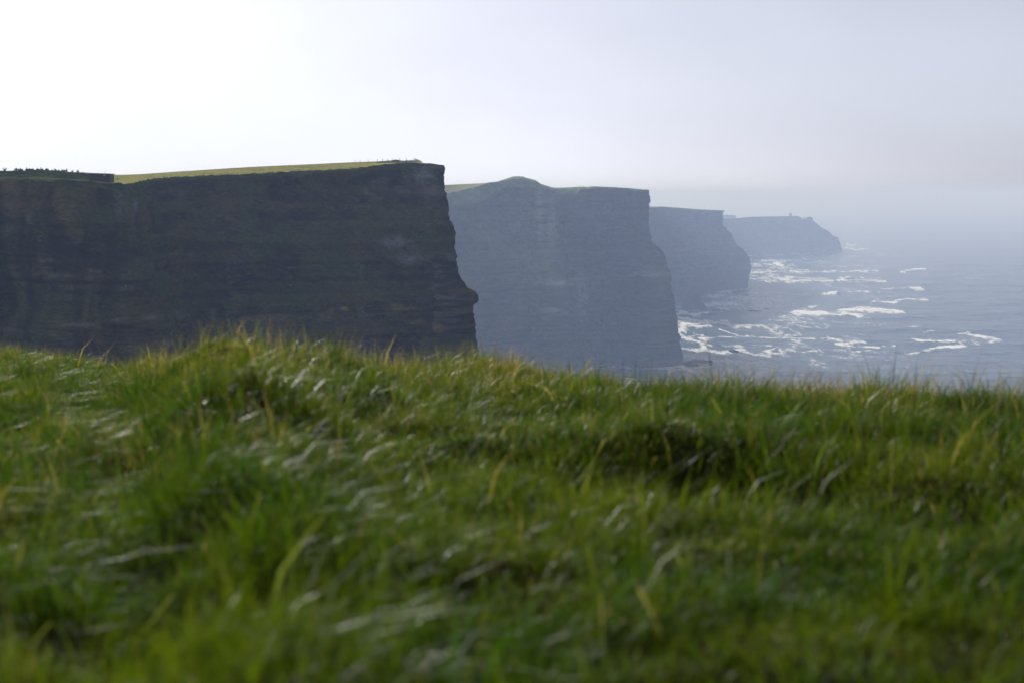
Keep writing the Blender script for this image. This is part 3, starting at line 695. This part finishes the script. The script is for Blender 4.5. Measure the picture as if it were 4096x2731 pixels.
def post_mesh(h, r):
    bm = bmesh.new()
    bmesh.ops.create_cone(bm, cap_ends=True, segments=7, radius1=r, radius2=r * 0.85, depth=h)
    for v in bm.verts:
        v.co.z += h / 2; v.co.x += 0.03 * v.co.z * random.uniform(0.6, 1.0)
    me = bpy.data.meshes.new('post'); bm.to_mesh(me); bm.free(); me.materials.append(wood)
    return me
def fence(label, spots, h, r, wires):
    spots = [s for s in spots if s is not None]
    root = empty('wire_fence', spots[0])
    me = post_mesh(h, r); o0 = Vector(spots[0])
    for p in spots:
        o = bpy.data.objects.new('post', me); C.objects.link(o); o.parent = root
        o.location = Vector(p) - o0 - Vector((0, 0, 0.15)); o.rotation_euler = (random.uniform(-.07, .07), random.uniform(-.09, .09), random.uniform(0, 6))
    for zz_ in wires:
        bm = bmesh.new()
        for a_, b_ in zip(spots[:-1], spots[1:]):
            A_, B_ = Vector(a_) - o0 + Vector((0, 0, zz_)), Vector(b_) - o0 + Vector((0, 0, zz_))
            q = 0.006
            vs_ = [bm.verts.new(v) for v in (A_ + Vector((0, 0, q)), B_ + Vector((0, 0, q)), B_ - Vector((0, q, q)), A_ - Vector((0, q, q)))]
            bm.faces.new(vs_)
        bm_obj('wire', bm, wire_m, root)
    tag(root, label, 'fence')
    return root
ef = keyed(edge1)
sp = []
for px_ in (552, 617, 653, 683, 716, 749, 782, 815, 848, 881, 914, 950, 985, 1020, 1055, 1090, 1130, 1165, 1200, 1240, 1280, 1320, 1360, 1400, 1440):
    h_ = hit1(px_, float(ef(px_)) - 0.4)
    if h_ is not None: sp.append(tuple(h_))
fence('post and wire fence along the lower edge of the golden field', sp, 0.72, 0.06, (0.3, 0.5))
skf = keyed(sky1)
sp = []
for px_ in (1420, 1441, 1473, 1509, 1530, 1551, 1571, 1598, 1626, 1653, 1660):
    py_ = float(skf(px_))
    Yk = float(np.interp(px_, [1417, 1660], [395 + 15.7, 404 + 15.7]))
    x_, y_, z_ = P(px_, py_, Yk)
    g = ground1(float(x_), Yk)
    sp.append((float(x_), Yk, g if g is not None else float(z_)))
fence('short run of thin fence posts against the sky near the headland corner', sp, 1.15, 0.06, (0.45, 0.8))

# pale tumbled stones of the old bank under those posts, and upright slabs at its end
bank = empty('stone_bank', sp[4]); o0 = Vector(sp[4])
for q, px_ in enumerate(np.linspace(1512, 1655, 34)):
    Yk = float(np.interp(px_, [1417, 1660], [395 + 14.2, 404 + 14.2]))
    x_ = float(P(px_, 645, Yk)[0]); g = ground1(x_, Yk)
    if g is None: continue
    s_ = random.uniform(0.25, 0.65) * (0.6 + 0.6 * math.sin((px_ - 1500) / 160 * math.pi))
    bm = bmesh.new(); box(bm, (0, 0, 0), (s_ * 1.5, s_, s_), random.uniform(0, 3), 0.12 * s_)
    bmesh.ops.bevel(bm, geom=bm.edges[:], offset=0.12 * s_, segments=1, affect='EDGES')
    o = bm_obj('stone', bm, pale_stone if random.random() < 0.6 else stone, bank); o.location = Vector((x_, Yk, g + 0.28 * s_)) - o0
tag(bank, 'low bank of pale tumbled stones beneath the skyline fence posts', 'stone wall')
slab0 = sp[-1]
fl = empty('slab_fence', slab0); o0 = Vector(slab0)
for q, px_ in enumerate(np.linspace(1660, 1686, 13)):
    Yk = 418.6 + q * 0.1
    x_ = float(P(px_, 645, Yk)[0]); g = ground1(x_, Yk)
    if g is None: continue
    hh = random.uniform(0.85, 1.05) * (1 - 0.035 * q) * (0.85 if q % 4 == 3 else 1)
    bm = bmesh.new(); box(bm, (0, 0, hh / 2 - 0.1), (0.15, 0.06, hh), random.uniform(-.2, .2), 0.02)
    o = bm_obj('slab', bm, pale_stone, fl); o.location = Vector((x_, Yk, g)) - o0; o.rotation_euler.y = random.uniform(-.08, .08)
tag(fl, 'pale upright flagstone fence at the right end of the posts', 'fence')

# ------------------------------------------------------------------ viewing platform wall and railings beside the visitors
concrete = plain_mat('dark_flagstone', (0.055, 0.055, 0.06), 0.85, 1.5, 0.3)
roofm = plain_mat('slate_coping', (0.09, 0.09, 0.10), 0.6, 1.5, 0.2)
glint_m = plain_mat('orange_glint', (0.62, 0.30, 0.12), 0.45, 3, 0.2)
steel = plain_mat('dark_painted_rail', (0.06, 0.06, 0.065), 0.7, 3, 0.1)
Ysh = 474.0 * S1
xa, _, za = P(359, 712, Ysh); xb, _, zb = P(440, 712, Ysh)
xa, xb = float(xa), float(xb); wdt = xb - xa
g0 = ground1((xa + xb) / 2, Ysh); base = min(g0 if g0 else 1e9, float(za)) - 0.4
ztl, ztr = float(P(359, 693, Ysh)[2]), float(P(440, 695.5, Ysh)[2])
sh = empty('viewing_shelter', ((xa + xb) / 2, Ysh, base))
def wedge(name, x0, x1, y0, y1, zb_, zl, zr, mat):
    bm = bmesh.new()
    v = [bm.verts.new(p) for p in ((x0, y0, zb_), (x1, y0, zb_), (x1, y1, zb_), (x0, y1, zb_), (x0, y0, zl), (x1, y0, zr), (x1, y1, zr), (x0, y1, zl))]
    for f in ((0, 3, 2, 1), (4, 5, 6, 7), (0, 1, 5, 4), (1, 2, 6, 5), (2, 3, 7, 6), (3, 0, 4, 7)): bm.faces.new([v[i] for i in f])
    return bm_obj(name, bm, mat, sh)
hl, hr = ztl - base, ztr - base
wedge('wall', -wdt / 2, wdt / 2, -0.2, 3.2, 0, hl - 0.18, hr - 0.18, concrete)
bm = bmesh.new()
v = [bm.verts.new(p) for p in ((-wdt / 2 - .1, -.4, hl - .175), (wdt / 2 + .15, -.4, hr - .175), (wdt / 2 + .15, 3.4, hr - .175), (-wdt / 2 - .1, 3.4, hl - .175),
     (-wdt / 2 - .1, -.4, hl), (wdt / 2 + .15, -.4, hr), (wdt / 2 + .15, 3.4, hr), (-wdt / 2 - .1, 3.4, hl))]
for f in ((0, 3, 2, 1), (4, 5, 6, 7), (0, 1, 5, 4), (1, 2, 6, 5), (2, 3, 7, 6), (3, 0, 4, 7)): bm.faces.new([v[i] for i in f])
bm_obj('roof', bm, roofm, sh)
bm = bmesh.new(); box(bm, (wdt * 0.25, -0.25, hr - 0.38), (0.5, 0.08, 0.28)); bm_obj('glint_panel', bm, glint_m, sh)  # orange panel: a sunlit glint on the wall, painted as colour
bm = bmesh.new(); box(bm, (wdt * 0.19, 1.2, hr + 0.3), (0.05, 0.05, 0.7)); bm_obj('pole', bm, steel, sh)
for k in range(6):
    bm = bmesh.new(); box(bm, (-wdt / 2 + (k + 0.5) * wdt / 6, -0.24, hl * 0.42), (0.10, 0.07, hl * 0.8)); bm_obj('pier', bm, concrete, sh)
tag(sh, 'low dark flat-roofed shelter wall at the end of the row of visitors', 'shelter')
def railing(label, p0, p1, h, npost, rails):
    root = empty('railing', p0); A_ = Vector(p0); B_ = Vector(p1) - A_
    for k in range(npost):
        u = k / (npost - 1)
        bm = bmesh.new(); box(bm, B_ * u + Vector((0, 0, h / 2 - 0.2)), (0.06, 0.06, h + 0.4)); bm_obj('post', bm, steel, root)
    for hh in rails:
        bm = bmesh.new(); r = bmesh.ops.create_cone(bm, cap_ends=True, segments=6, radius1=0.03, radius2=0.03, depth=B_.length)
        q = B_.to_track_quat('Z', 'Y')
        for v_ in bm.verts: v_.co = q @ v_.co + B_ / 2 + Vector((0, 0, hh))
        bm_obj('rail', bm, steel, root)
    tag(root, label, 'railing')
a3 = P(323, 697.5, 476.0 * S1); b3 = P(359, 700.5, 476.0 * S1)
railing('thin metal railing between the last visitor and the flat-roofed shelter', tuple(map(float, a3)), tuple(map(float, b3)), 0.45, 4, (0.43, 0.2))
a3 = P(441, 703.5, 474.5 * S1); b3 = P(470, 714.0, 470.0 * S1)
railing('short handrail sloping down from the right end of the shelter', tuple(map(float, a3)), tuple(map(float, b3)), 0.42, 3, (0.42,))

# ------------------------------------------------------------------ visitors on the skyline
def person_mesh(pose):
    """one continuous skinned body, 1.72 m tall, feet at z = 0, facing -Y"""
    J = {'pel': (0, 0, .93, .17, .14), 'chest': (0, 0, 1.30, .20, .15), 'neck': (0, 0, 1.47, .055, .055), 'head': (0, -.015, 1.58, .105, .115), 'crown': (0, -.01, 1.66, .085, .095)}
    E = [('pel', 'chest'), ('chest', 'neck'), ('neck', 'head'), ('head', 'crown')]
    for s_, n_ in ((-1, 'l'), (1, 'r')):
        J['hip' + n_] = (s_ * .10, 0, .86, .09, .09); J['kn' + n_] = (s_ * .115, -.02, .48, .062, .062); J['an' + n_] = (s_ * .12, .02, .09, .042, .042); J['toe' + n_] = (s_ * .14, -.16, .035, .035, .035)
        E += [('pel', 'hip' + n_), ('hip' + n_, 'kn' + n_), ('kn' + n_, 'an' + n_), ('an' + n_, 'toe' + n_)]
        up = pose == 'arms_up' or (pose == 'arm_right' and s_ == 1) or (pose == 'arm_left' and s_ == -1)
        if up: el, wr = (s_ * .42, -.08, 1.52), (s_ * .24, -.12, 1.80)
        elif pose == 'photo': el, wr = (s_ * .30, -.18, 1.20), (s_ * .09, -.34, 1.46)
        elif pose == 'hips': el, wr = (s_ * .34, .05, 1.12), (s_ * .24, -.10, .92)
        else: el, wr = (s_ * .27, .02, 1.10), (s_ * .26, -.10, .86)
        J['sh' + n_] = (s_ * .20, 0, 1.39, .09, .09); J['el' + n_] = (*el, .075, .075); J['wr' + n_] = (*wr, .05, .05)
        J['ha' + n_] = (wr[0], wr[1] - .06, wr[2] + (.07 if up else -.05), .035, .035)
        E += [('chest', 'sh' + n_), ('sh' + n_, 'el' + n_), ('el' + n_, 'wr' + n_), ('wr' + n_, 'ha' + n_)]
    names = list(J); ix = {n_: i for i, n_ in enumerate(names)}
    me = bpy.data.meshes.new('body'); me.from_pydata([J[n_][:3] for n_ in names], [(ix[a_], ix[b_]) for a_, b_ in E], [])
    o = bpy.data.objects.new('body', me); C.objects.link(o)
    m = o.modifiers.new('skin', 'SKIN'); m.use_smooth_shade = True
    for i, n_ in enumerate(names):
        me.skin_vertices[0].data[i].radius = J[n_][3:5]
    me.skin_vertices[0].data[0].use_root = True
    sb = o.modifiers.new('sub', 'SUBSURF'); sb.levels = 1; sb.render_levels = 1
    dg = bpy.context.evaluated_depsgraph_get()
    ev = o.evaluated_get(dg); m2 = ev.to_mesh()
    co = np.array([v_.co[:] for v_ in m2.vertices]); fa = [tuple(p.vertices) for p in m2.polygons]
    ev.to_mesh_clear(); bpy.data.objects.remove(o); bpy.data.meshes.remove(me)
    return co, fa
poses = {k: person_mesh(k) for k in ('stand', 'arms_up', 'arm_left', 'arm_right', 'photo', 'hips')}
cloth = tone_mat('cloth_and_skin', 0.85, 9.0, 0.2)
PEOPLE = [(100, 285, 'arms_up', 'n', 'first person from the left, dark clothes, both arms raised overhead'),
          (338, 277, 'hips', 'n', 'second person from the left, tall, in a broad dark coat'),
          (390, 292, 'stand', 'b', 'third person from the left, slight, in dark blue'),
          (425, 280, 'stand', 'n', 'fourth person from the left, tall, in dark clothes'),
          (460, 295, 'stand', 'g', 'fifth person from the left, short, at the end of the first cluster'),
          (560, 286, 'photo', 'b', 'person in a hat raising a camera, left of the small middle group'),
          (590, 293, 'stand', 'n', 'short person between the hatted one and the taller one'),
          (623, 283, 'hips', 'n', 'tall dark person at the right of the small middle group'),
          (682, 283, 'stand', 'g', 'slim person standing alone in the middle of the row'),
          (783, 283, 'hips', 'n', 'dark person at the left end of the central cluster'),
          (822, 297, 'stand', 'b', 'short person left of the one with the wide hat'),
          (858, 285, 'hips', 'n', 'person with a wide dark hat in the central cluster'),
          (888, 290, 'stand', 'n', 'dark person at the right end of the central cluster'),
          (970, 283, 'stand', 'n', 'tall narrow person, left of the close pair'),
          (1003, 290, 'hips', 'g', 'broader person, right of the close pair'),
          (1095, 310, 'photo', 'b', 'low stooping person half hidden by the turf ridge'),
          (1160, 292, 'arm_left', 'n', 'dark person with the left arm stretched up to the sky'),
          (1225, 312, 'hips', 'n', 'dark person just left of the one in pink'),
          (1303, 310, 'hips', 'p', 'person in a dull pink jacket'),
          (1345, 312, 'hips', 'n', 'dark person just right of the one in pink'),
          (1395, 310, 'photo', 'n', 'person in a peaked hat, right of the pink jacket'),
          (1508, 330, 'arm_right', 'b', 'small person with the right arm raised, near the end of the row'),
          (1625, 322, 'hips', 'n', 'last person on the right, broad dark coat, next to the railing')]
JK = {'n': (0.018, 0.019, 0.024), 'b': (0.025, 0.032, 0.055), 'g': (0.04, 0.042, 0.04), 'p': (0.30, 0.10, 0.11)}
hat_m = plain_mat('dark_hat', (0.02, 0.02, 0.025), 0.9)
for q, (zx, zy, pose, jk, lab) in enumerate(PEOPLE):
    px_, py_ = zx / 5.227, 620 + zy / 5.227
    Yp = 458 * S1 + 20.9
    x_, y_, z_ = map(float, P(px_, py_, Yp))
    g = ground1(x_, Yp)
    if g is None: g = z_ - 1.7
    hgt = z_ - g
    hgt = min(max(hgt * 1.09, 1.4), 2.0)
    co, fa = poses[pose]
    sc = hgt / (1.74 if pose not in ('arms_up', 'arm_left', 'arm_right') else 1.80)
    wide = 1.15 if pose in ('hips', 'photo') else 1.05
    cc = np.empty_like(co)
    zc = co[:, 2]
    cc[:] = JK[jk]
    cc[zc < 0.88] = (0.02, 0.022, 0.03)
    cc[zc < 0.10] = (0.015, 0.013, 0.012)
    cc[(zc > 1.47) & (np.abs(co[:, 0]) < .12)] = (0.30, 0.20, 0.15)
    cc[((zc > 1.60) | (co[:, 1] > 0.02)) & (zc > 1.50) & (np.abs(co[:, 0]) < .12)] = (0.02, 0.015, 0.012)
    me = bpy.data.meshes.new('person'); me.from_pydata((co * np.array([wide, 1, 1])).tolist(), [], fa)
    at = me.attributes.new('tone', 'FLOAT_COLOR', 'POINT'); c4 = np.ones((len(co), 4), np.float32); c4[:, :3] = cc; at.data.foreach_set('color', c4.ravel())
    for p_ in me.polygons: p_.use_smooth = True
    me.materials.append(cloth)
    o = bpy.data.objects.new('person', me); C.objects.link(o)
    o.location = (x_, Yp, g); o.scale = (sc, sc, sc); o.rotation_euler.z = random.uniform(-.9, .9) if pose not in ('arms_up', 'arm_left', 'arm_right') else 0.0
    tag(o, lab, 'person', 'visitors along the cliff top')
    if q in (5, 11, 20):
        bm = bmesh.new(); r = bmesh.ops.create_cone(bm, cap_ends=True, segments=14, radius1=.22, radius2=.20, depth=.03)
        r2 = bmesh.ops.create_cone(bm, cap_ends=True, segments=14, radius1=.125, radius2=.10, depth=.13)
        for v_ in r2['verts']: v_.co.z += .075
        h_ = bm_obj('hat', bm, hat_m, o); h_.location = (0, -.01, 1.66)

# ------------------------------------------------------------------ gulls
gull_m = plain_mat('gull_white', (0.75, 0.75, 0.74), 0.8, 5, 0.08)
def gull_mesh(flap):
    bm = bmesh.new()
    prof_ = [(-.28, .01, 0), (-.2, .05, .01), (-.05, .075, .02), (.1, .065, .02), (.2, .045, .04), (.27, .012, .03)]
    rings = [[bm.verts.new((r_ * math.cos(t_), x_, z_ + r_ * math.sin(t_))) for t_ in np.linspace(0, 2 * np.pi, 7)[:-1]] for x_, r_, z_ in prof_]
    for a_, b_ in zip(rings[:-1], rings[1:]):
        for k in range(6): bm.faces.new((a_[k], a_[(k + 1) % 6], b_[(k + 1) % 6], b_[k]))
    for s_ in (-1, 1):
        pts = [(.04, .10, .04), (.34, .14, .04 + flap), (.70, .02, .04 + flap * .6), (.36, -.02, .035 + flap), (.04, -.08, .03)]
        top = [bm.verts.new((s_ * a_, b_, c_ + .012)) for a_, b_, c_ in pts]; bot = [bm.verts.new((s_ * a_, b_, c_ - .012)) for a_, b_, c_ in pts]
        bm.faces.new(top); bm.faces.new(bot[::-1])
        for k in range(5): bm.faces.new((top[k], top[(k + 1) % 5], bot[(k + 1) % 5], bot[k]))
    me = bpy.data.meshes.new('gull'); bm.to_mesh(me); bm.free(); me.materials.append(gull_m)
    return me
BIRD_AT = ['low over the grass crest before the foot of the second headland', 'halfway down the nearest cliff, right of its middle', 'on the nearest cliff below the grey outcrop', 'low on the nearest cliff face, left of its middle',
           'off the shoulder of the second headland against pale haze', 'by the jutting ledge at the corner of the nearest cliff', 'high on the second headland under its green hump', 'low on the dark left part of the nearest cliff',
           'near the foot of the nearest cliff corner, above the grass', 'just above the grass, lowest on the left cliff', 'above the lowest bird on the left cliff', 'in the open hazy sky right of the watch tower']
gm = [gull_mesh(.16), gull_mesh(-.05), gull_mesh(.28)]
GULLS = [(2583, 1432, 1300), (1477, 1064, 385), (1578, 1132, 390), (1163, 1142, 375), (2665, 1029, 1500), (1740, 1188, 392), (2059, 881, 1400), (503, 1145, 310), (1646, 1296, 390), (570, 1305, 330), (640, 1240, 340), (3330, 876, 2000)]
for q, (px_, py_, Yg) in enumerate(GULLS):
    o = bpy.data.objects.new('gull', gm[q % 3]); C.objects.link(o)
    o.scale = (0.5, 0.5, 0.5) if Yg < 500 else (0.9, 0.9, 0.9); o.location = tuple(map(float, P(px_, py_, Yg))); o.rotation_euler = (random.uniform(-.2, .2), random.uniform(-.6, .6), random.uniform(0, 6.28))
    tag(o, 'tiny white seabird ' + BIRD_AT[q], 'bird', 'seabirds gliding along the cliffs')

# ------------------------------------------------------------------ grassy knoll in the foreground
CREST = [(-2500, 1395, 20), (-200, 1395, 21), (0, 1400, 21), (150, 1405, 20.5), (300, 1432, 19.5), (430, 1452, 17.5), (540, 1430, 13), (650, 1385, 9.6), (800, 1335, 8.4), (950, 1308, 8.0), (1080, 1318, 8.0), (1250, 1362, 8.6),
         (1400, 1410, 9.4), (1600, 1432, 10), (1800, 1428, 10.6), (1950, 1422, 11), (2100, 1432, 11), (2300, 1462, 11), (2500, 1485, 11), (2700, 1505, 10.5), (3000, 1512, 9.8), (3300, 1522, 9.2), (3640, 1515, 8.8), (3800, 1525, 8.6), (4096, 1535, 8.4), (6500, 1570, 8.2)]
ck = np.array(CREST, float)
def ground_z(X, Y):
    Yc = np.maximum(Y, 1.5)
    px = 2048 + F * np.clip(X / Yc, -0.7, 0.7) * 1.01
    D = np.interp(px, ck[:, 0], ck[:, 2]); pc = np.interp(px, ck[:, 0], ck[:, 1])
    zc = z_at(pc, D) - CAMZ - 0.12
    z0 = -0.70
    u = np.clip(Yc / D, 0, 1)
    z = z0 + (zc - z0) * u ** 1.2
    d = np.maximum(Y - D, 0)
    z = z - np.minimum(0.22 * d + 0.14 * d * d, 1.9 * np.maximum(d - 3.2, 0) + 0.22 * 3.2 + 0.14 * 10.2)
    # lumps and hollows of the turf
    near = 0.45 + 0.55 * sstep(1.5, 6.0, Y)
    z = z + near * (0.11 * fbm(X / 1.0, Y / 1.0, 0 * X, 3, 900) + 0.075 * fbm(X / 0.40, Y / 0.40, 0 * X, 2, 910))
    # the undercut bank right of the middle
    bx = np.exp(-((X - 0.68) / 0.40) ** 2)
    z = z + bx * (0.17 * np.exp(-((Y - 5.55) / 0.42) ** 2) - 0.30 * np.exp(-((Y - 4.75) / 0.32) ** 2))
    z = z - 0.22 * np.exp(-((X - 1.20) / 0.36) ** 2 - ((Y - 4.2) / 0.26) ** 2) - 0.17 * np.exp(-((X + 0.60) / 0.25) ** 2 - ((Y - 2.65) / 0.17) ** 2) - 0.09 * np.exp(-((X + 0.02) / 0.30) ** 2 - ((Y - 2.5) / 0.15) ** 2) - 0.16 * np.exp(-((X + 0.95) / 0.28) ** 2 - ((Y - 5.0) / 0.22) ** 2)
    return np.maximum(CAMZ + z, -3.0)
gx = np.concatenate([np.linspace(-160, -14, 24)[:-1], np.linspace(-14, -4, 70)[:-1], np.linspace(-4, 5, 180)[:-1], np.linspace(5, 12, 50)[:-1], np.linspace(12, 160, 24)])
gy = np.concatenate([np.linspace(-60, 0, 14)[:-1], np.linspace(0, 12, 230)[:-1], np.linspace(12, 26, 90)[:-1], np.linspace(26, 140, 40)])
GX, GY = np.meshgrid(gx, gy); GZ = ground_z(GX, GY)
gn = fbm(GX / 0.8, GY / 0.8, 0 * GX, 4, 920)
gcol = np.array([0.016, 0.020, 0.006]) + (np.array([0.034, 0.027, 0.013]) - np.array([0.016, 0.020, 0.006])) * np.clip(0.4 + gn, 0, 1)[..., None]
soil = tone_mat('turf_soil', 0.95, 14.0, 0.4, 0.02, 30.0)
gr = mesh_obj('ground', np.stack([GX, GY, GZ], -1).reshape(-1, 3), grid_faces(*GX.shape), soil, smooth=True, color=gcol.reshape(-1, 3))
gr['kind'] = 'structure'; gr['label'] = 'grassy cliff-top knoll in the foreground'

def build_grass():
    def scatter(n, x0, x1, y0, y1):
        return rng.uniform(x0, x1, n), rng.uniform(y0, y1, n)
    parts = []
    def crest_d(X, Y):
        px = 2048 + F * np.clip(X / np.maximum(Y, 1.5), -0.7, 0.7)
        return np.interp(px, ck[:, 0], ck[:, 2])
    # (in view) dense, then thinner sward to both sides
    X, Y = scatter(1500000, -5.2, 5.6, 1.2, 13.0)
    inv = np.abs(X) < 0.365 * Y + 0.45
    keep = inv & (Y < crest_d(X, Y) + 1.2) & (rng.random(len(X)) < np.clip(1.12 - Y * 0.035, 0.6, 1.0) * np.where(Y < 4.5, 0.92, 0.66))
    parts.append((X[keep], Y[keep]))
    X, Y = scatter(150000, -11, -2.4, 10.0, 24.5)
    keep = (X > -0.365 * Y - 1.5) & (Y < crest_d(X, Y) + 1.5) & ((Y > 13) | (X < -5.2))
    parts.append((X[keep], Y[keep]))
    X, Y = scatter(90000, -12, 10, -1.5, 15)
    keep = ~(np.abs(X) < 0.365 * Y + 0.45) & (Y < crest_d(X, Y) + 1) & (np.abs(X) < 0.365 * np.maximum(Y, 2) + 3.5)
    parts.append((X[keep], Y[keep]))
    X = np.concatenate([p[0] for p in parts]); Y = np.concatenate([p[1] for p in parts]); n = len(X)
    # gather into tussocks
    tn = fbm(X / 0.24, Y / 0.24, 0 * X, 3, 930)
    big = fbm(X / 1.3, Y / 1.3, 0 * X, 2, 931)
    Z = ground_z(X, Y) - 0.01
    D = crest_d(X, Y)
    oncrest = sstep(0.72, 1.0, Y / D)
    h = rng.gamma(4.0, 0.0215, n) * np.clip(0.95 + 1.25 * tn + 0.5 * big, 0.3, 2.2) * (1.0 - 0.12 * oncrest)
    h = np.clip(h, 0.04, 0.34)
    # the tall tuft on the right of the crest
    tuft = np.exp(-((X - 2.42) / 0.26) ** 2 - ((Y - 8.6) / 0.5) ** 2) + 0.15 * np.exp(-((X + 1.45) / 0.3) ** 2 - ((Y - 7.9) / 0.5) ** 2)
    h = h * (1 + 0.7 * tuft)
    wdt_ = rng.uniform(0.0008, 0.0021, n) * (1 + 0.4 * (h > 0.16)); wdt_ = wdt_ * np.clip(0.85 + Y * 0.025, 0.8, 1.4)
    dry = np.clip(rng.beta(0.5, 3.4, n) + 0.45 * np.clip(fbm(X / 0.5, Y / 0.5, 0 * X, 4, 940), -.5, 1) + 0.04 + 0.28 * oncrest, 0, 1)
    # a few stray stalks stand proud of the sward
    stalk = rng.random(n) < 0.001 + 0.022 * oncrest
    h[stalk] = rng.uniform(0.16, 0.32, stalk.sum()) * np.where(X[stalk] > 0.9, 1.1, 0.9); wdt_[stalk] *= 0.62; dry[stalk] = np.clip(dry[stalk] + rng.uniform(0.1, 0.7, stalk.sum()), 0, 1)
    broad = rng.random(n) < 0.0028 * (1 - 0.8 * oncrest)
    wdt_[broad] *= 2.3; h[broad] *= 1.5; dry[broad] = np.clip(dry[broad] + rng.uniform(0.1, .5, broad.sum()), 0, 1)
    # wind from the left, plus each blade's own way
    wind = 0.35 + 0.5 * fbm(X / 0.8, Y / 0.8, 0 * X, 3, 950)
    ang = rng.uniform(0, 2 * np.pi, n); own = rng.uniform(0.15, 1.0, n)
    lx = np.cos(ang) * own * 1.15 + wind * 0.45; ly = np.sin(ang) * own * 1.15 - 0.1
    stiff = np.where(stalk, 0.35, 1.0) * (1 - 0.5 * np.clip(tuft, 0, 1)); lx, ly = lx * stiff, ly * stiff
    bend = np.hypot(lx, ly)
    fa_ = rng.uniform(0, np.pi, n); wx_, wy_ = np.cos(fa_), np.sin(fa_)
    ts = np.array([0.0, 0.55, 1.0]); wf = np.array([0.8, 0.95, 0.0])
    verts = np.empty((n, 5, 3), np.float32); tt = np.empty((n, 5), np.float32)
    k = 0
    for t_, w_ in zip(ts, wf):
        rise = t_ - 0.42 * np.clip(bend, 0, 1.4) * t_ ** 2.4
        cx, cy, cz = X + lx * h * t_ ** 1.7, Y + ly * h * t_ ** 1.7, Z + h * rise
        if w_ > 0:
            for s_ in (-1, 1):
                tw_ = 0.5 * t_
                verts[:, k] = np.stack([cx + s_ * w_ * wdt_ * (wx_ * np.cos(tw_) - wy_ * np.sin(tw_)), cy + s_ * w_ * wdt_ * (wx_ * np.sin(tw_) + wy_ * np.cos(tw_)), cz], -1); tt[:, k] = t_; k += 1
        else:
            verts[:, k] = np.stack([cx, cy, cz], -1); tt[:, k] = t_; k += 1
    b = np.arange(n, dtype=np.int64)[:, None, None] * 5
    tri = np.array([[0, 1, 3], [0, 3, 2], [2, 3, 4]])
    faces = (b + tri[None]).reshape(-1, 3)
    # a blade's own colour: deep green, yellow-green, blue-green, straw
    G1, G2, G3, ST = np.array([0.022, 0.060, 0.002]), np.array([0.062, 0.092, 0.004]), np.array([0.036, 0.066, 0.020]), np.array([0.34, 0.26, 0.15])
    hue = np.clip(0.45 + 1.4 * fbm(X / 0.5, Y / 0.5, 0 * X, 4, 960) + rng.normal(0, .3, n), 0, 1); blu = np.clip(rng.beta(1, 3, n) + 0.4 * fbm(X / 1.1, Y / 1.1, 0 * X, 2, 970), 0, 1)
    col = G1 + (G2 - G1) * hue[:, None]; col = col + (G3 - col) * blu[:, None] * 0.6; col[broad] = col[broad] * 0.5 + 0.5 * np.array([0.11, 0.14, 0.06])
    drt = sstep(0.35, 0.95, dry)[:, None] * (0.35 + 0.65 * tt) + sstep(0.5, 1.0, tt) * 0.30 * sstep(0.12, 0.5, dry)[:, None]
    col = col[:, None, :] + (ST - col[:, None, :]) * np.clip(drt, 0, 1)[..., None]
    m, t, out = new_mat('grass_blade'); lk = t.links.new
    at = t.nodes.new('ShaderNodeAttribute'); at.attribute_name = 'tone'
    b1 = t.nodes.new('ShaderNodeBsdfPrincipled'); b1.inputs['Roughness'].default_value = 0.38; b1.inputs['Specular IOR Level'].default_value = 0.075
    tr = t.nodes.new('ShaderNodeBsdfTranslucent'); mixs = t.nodes.new('ShaderNodeMixShader'); mixs.inputs['Fac'].default_value = 0.5
    gm_ = t.nodes.new('ShaderNodeVectorMath'); gm_.operation = 'MULTIPLY'; gm_.inputs[1].default_value = (1.6, 1.55, 0.6)
    lk(at.outputs['Color'], b1.inputs['Base Color']); lk(at.outputs['Color'], gm_.inputs[0]); lk(gm_.outputs[0], tr.inputs['Color'])
    lk(b1.outputs[0], mixs.inputs[1]); lk(tr.outputs[0], mixs.inputs[2]); lk(mixs.outputs[0], out.inputs['Surface'])
    o = mesh_obj('grass', verts.reshape(-1, 3), faces, m, smooth=True, color=col.reshape(-1, 3))
    o['kind'] = 'stuff'; tag(o, 'long windblown green grass with straw tips covering the knoll', 'grass')
    print('blades', n)
build_grass()

# ------------------------------------------------------------------ sea haze
def build_haze():
    bm = bmesh.new(); bmesh.ops.create_cube(bm, size=1.0)
    for v_ in bm.verts:
        v_.co = (v_.co.x * 96000, v_.co.y * 96000, -6.0 if v_.co.z < 0 else 217.0)
    m, t, out = new_mat('sea_haze')
    pv = t.nodes.new('ShaderNodeVolumePrincipled')
    pv.inputs['Color'].default_value = (0.52, 0.66, 0.98, 1)
    pv.inputs['Absorption Color'].default_value = (0.62, 0.58, 0.0, 1)
    pv.inputs['Density'].default_value = 0.00028; pv.inputs['Anisotropy'].default_value = 0.0
    t.links.new(pv.outputs[0], out.inputs['Volume'])
    o = bm_obj('haze', bm, m); o['kind'] = 'stuff'; tag(o, 'pale blue sea haze thickening towards the far headlands', 'haze')
build_haze()
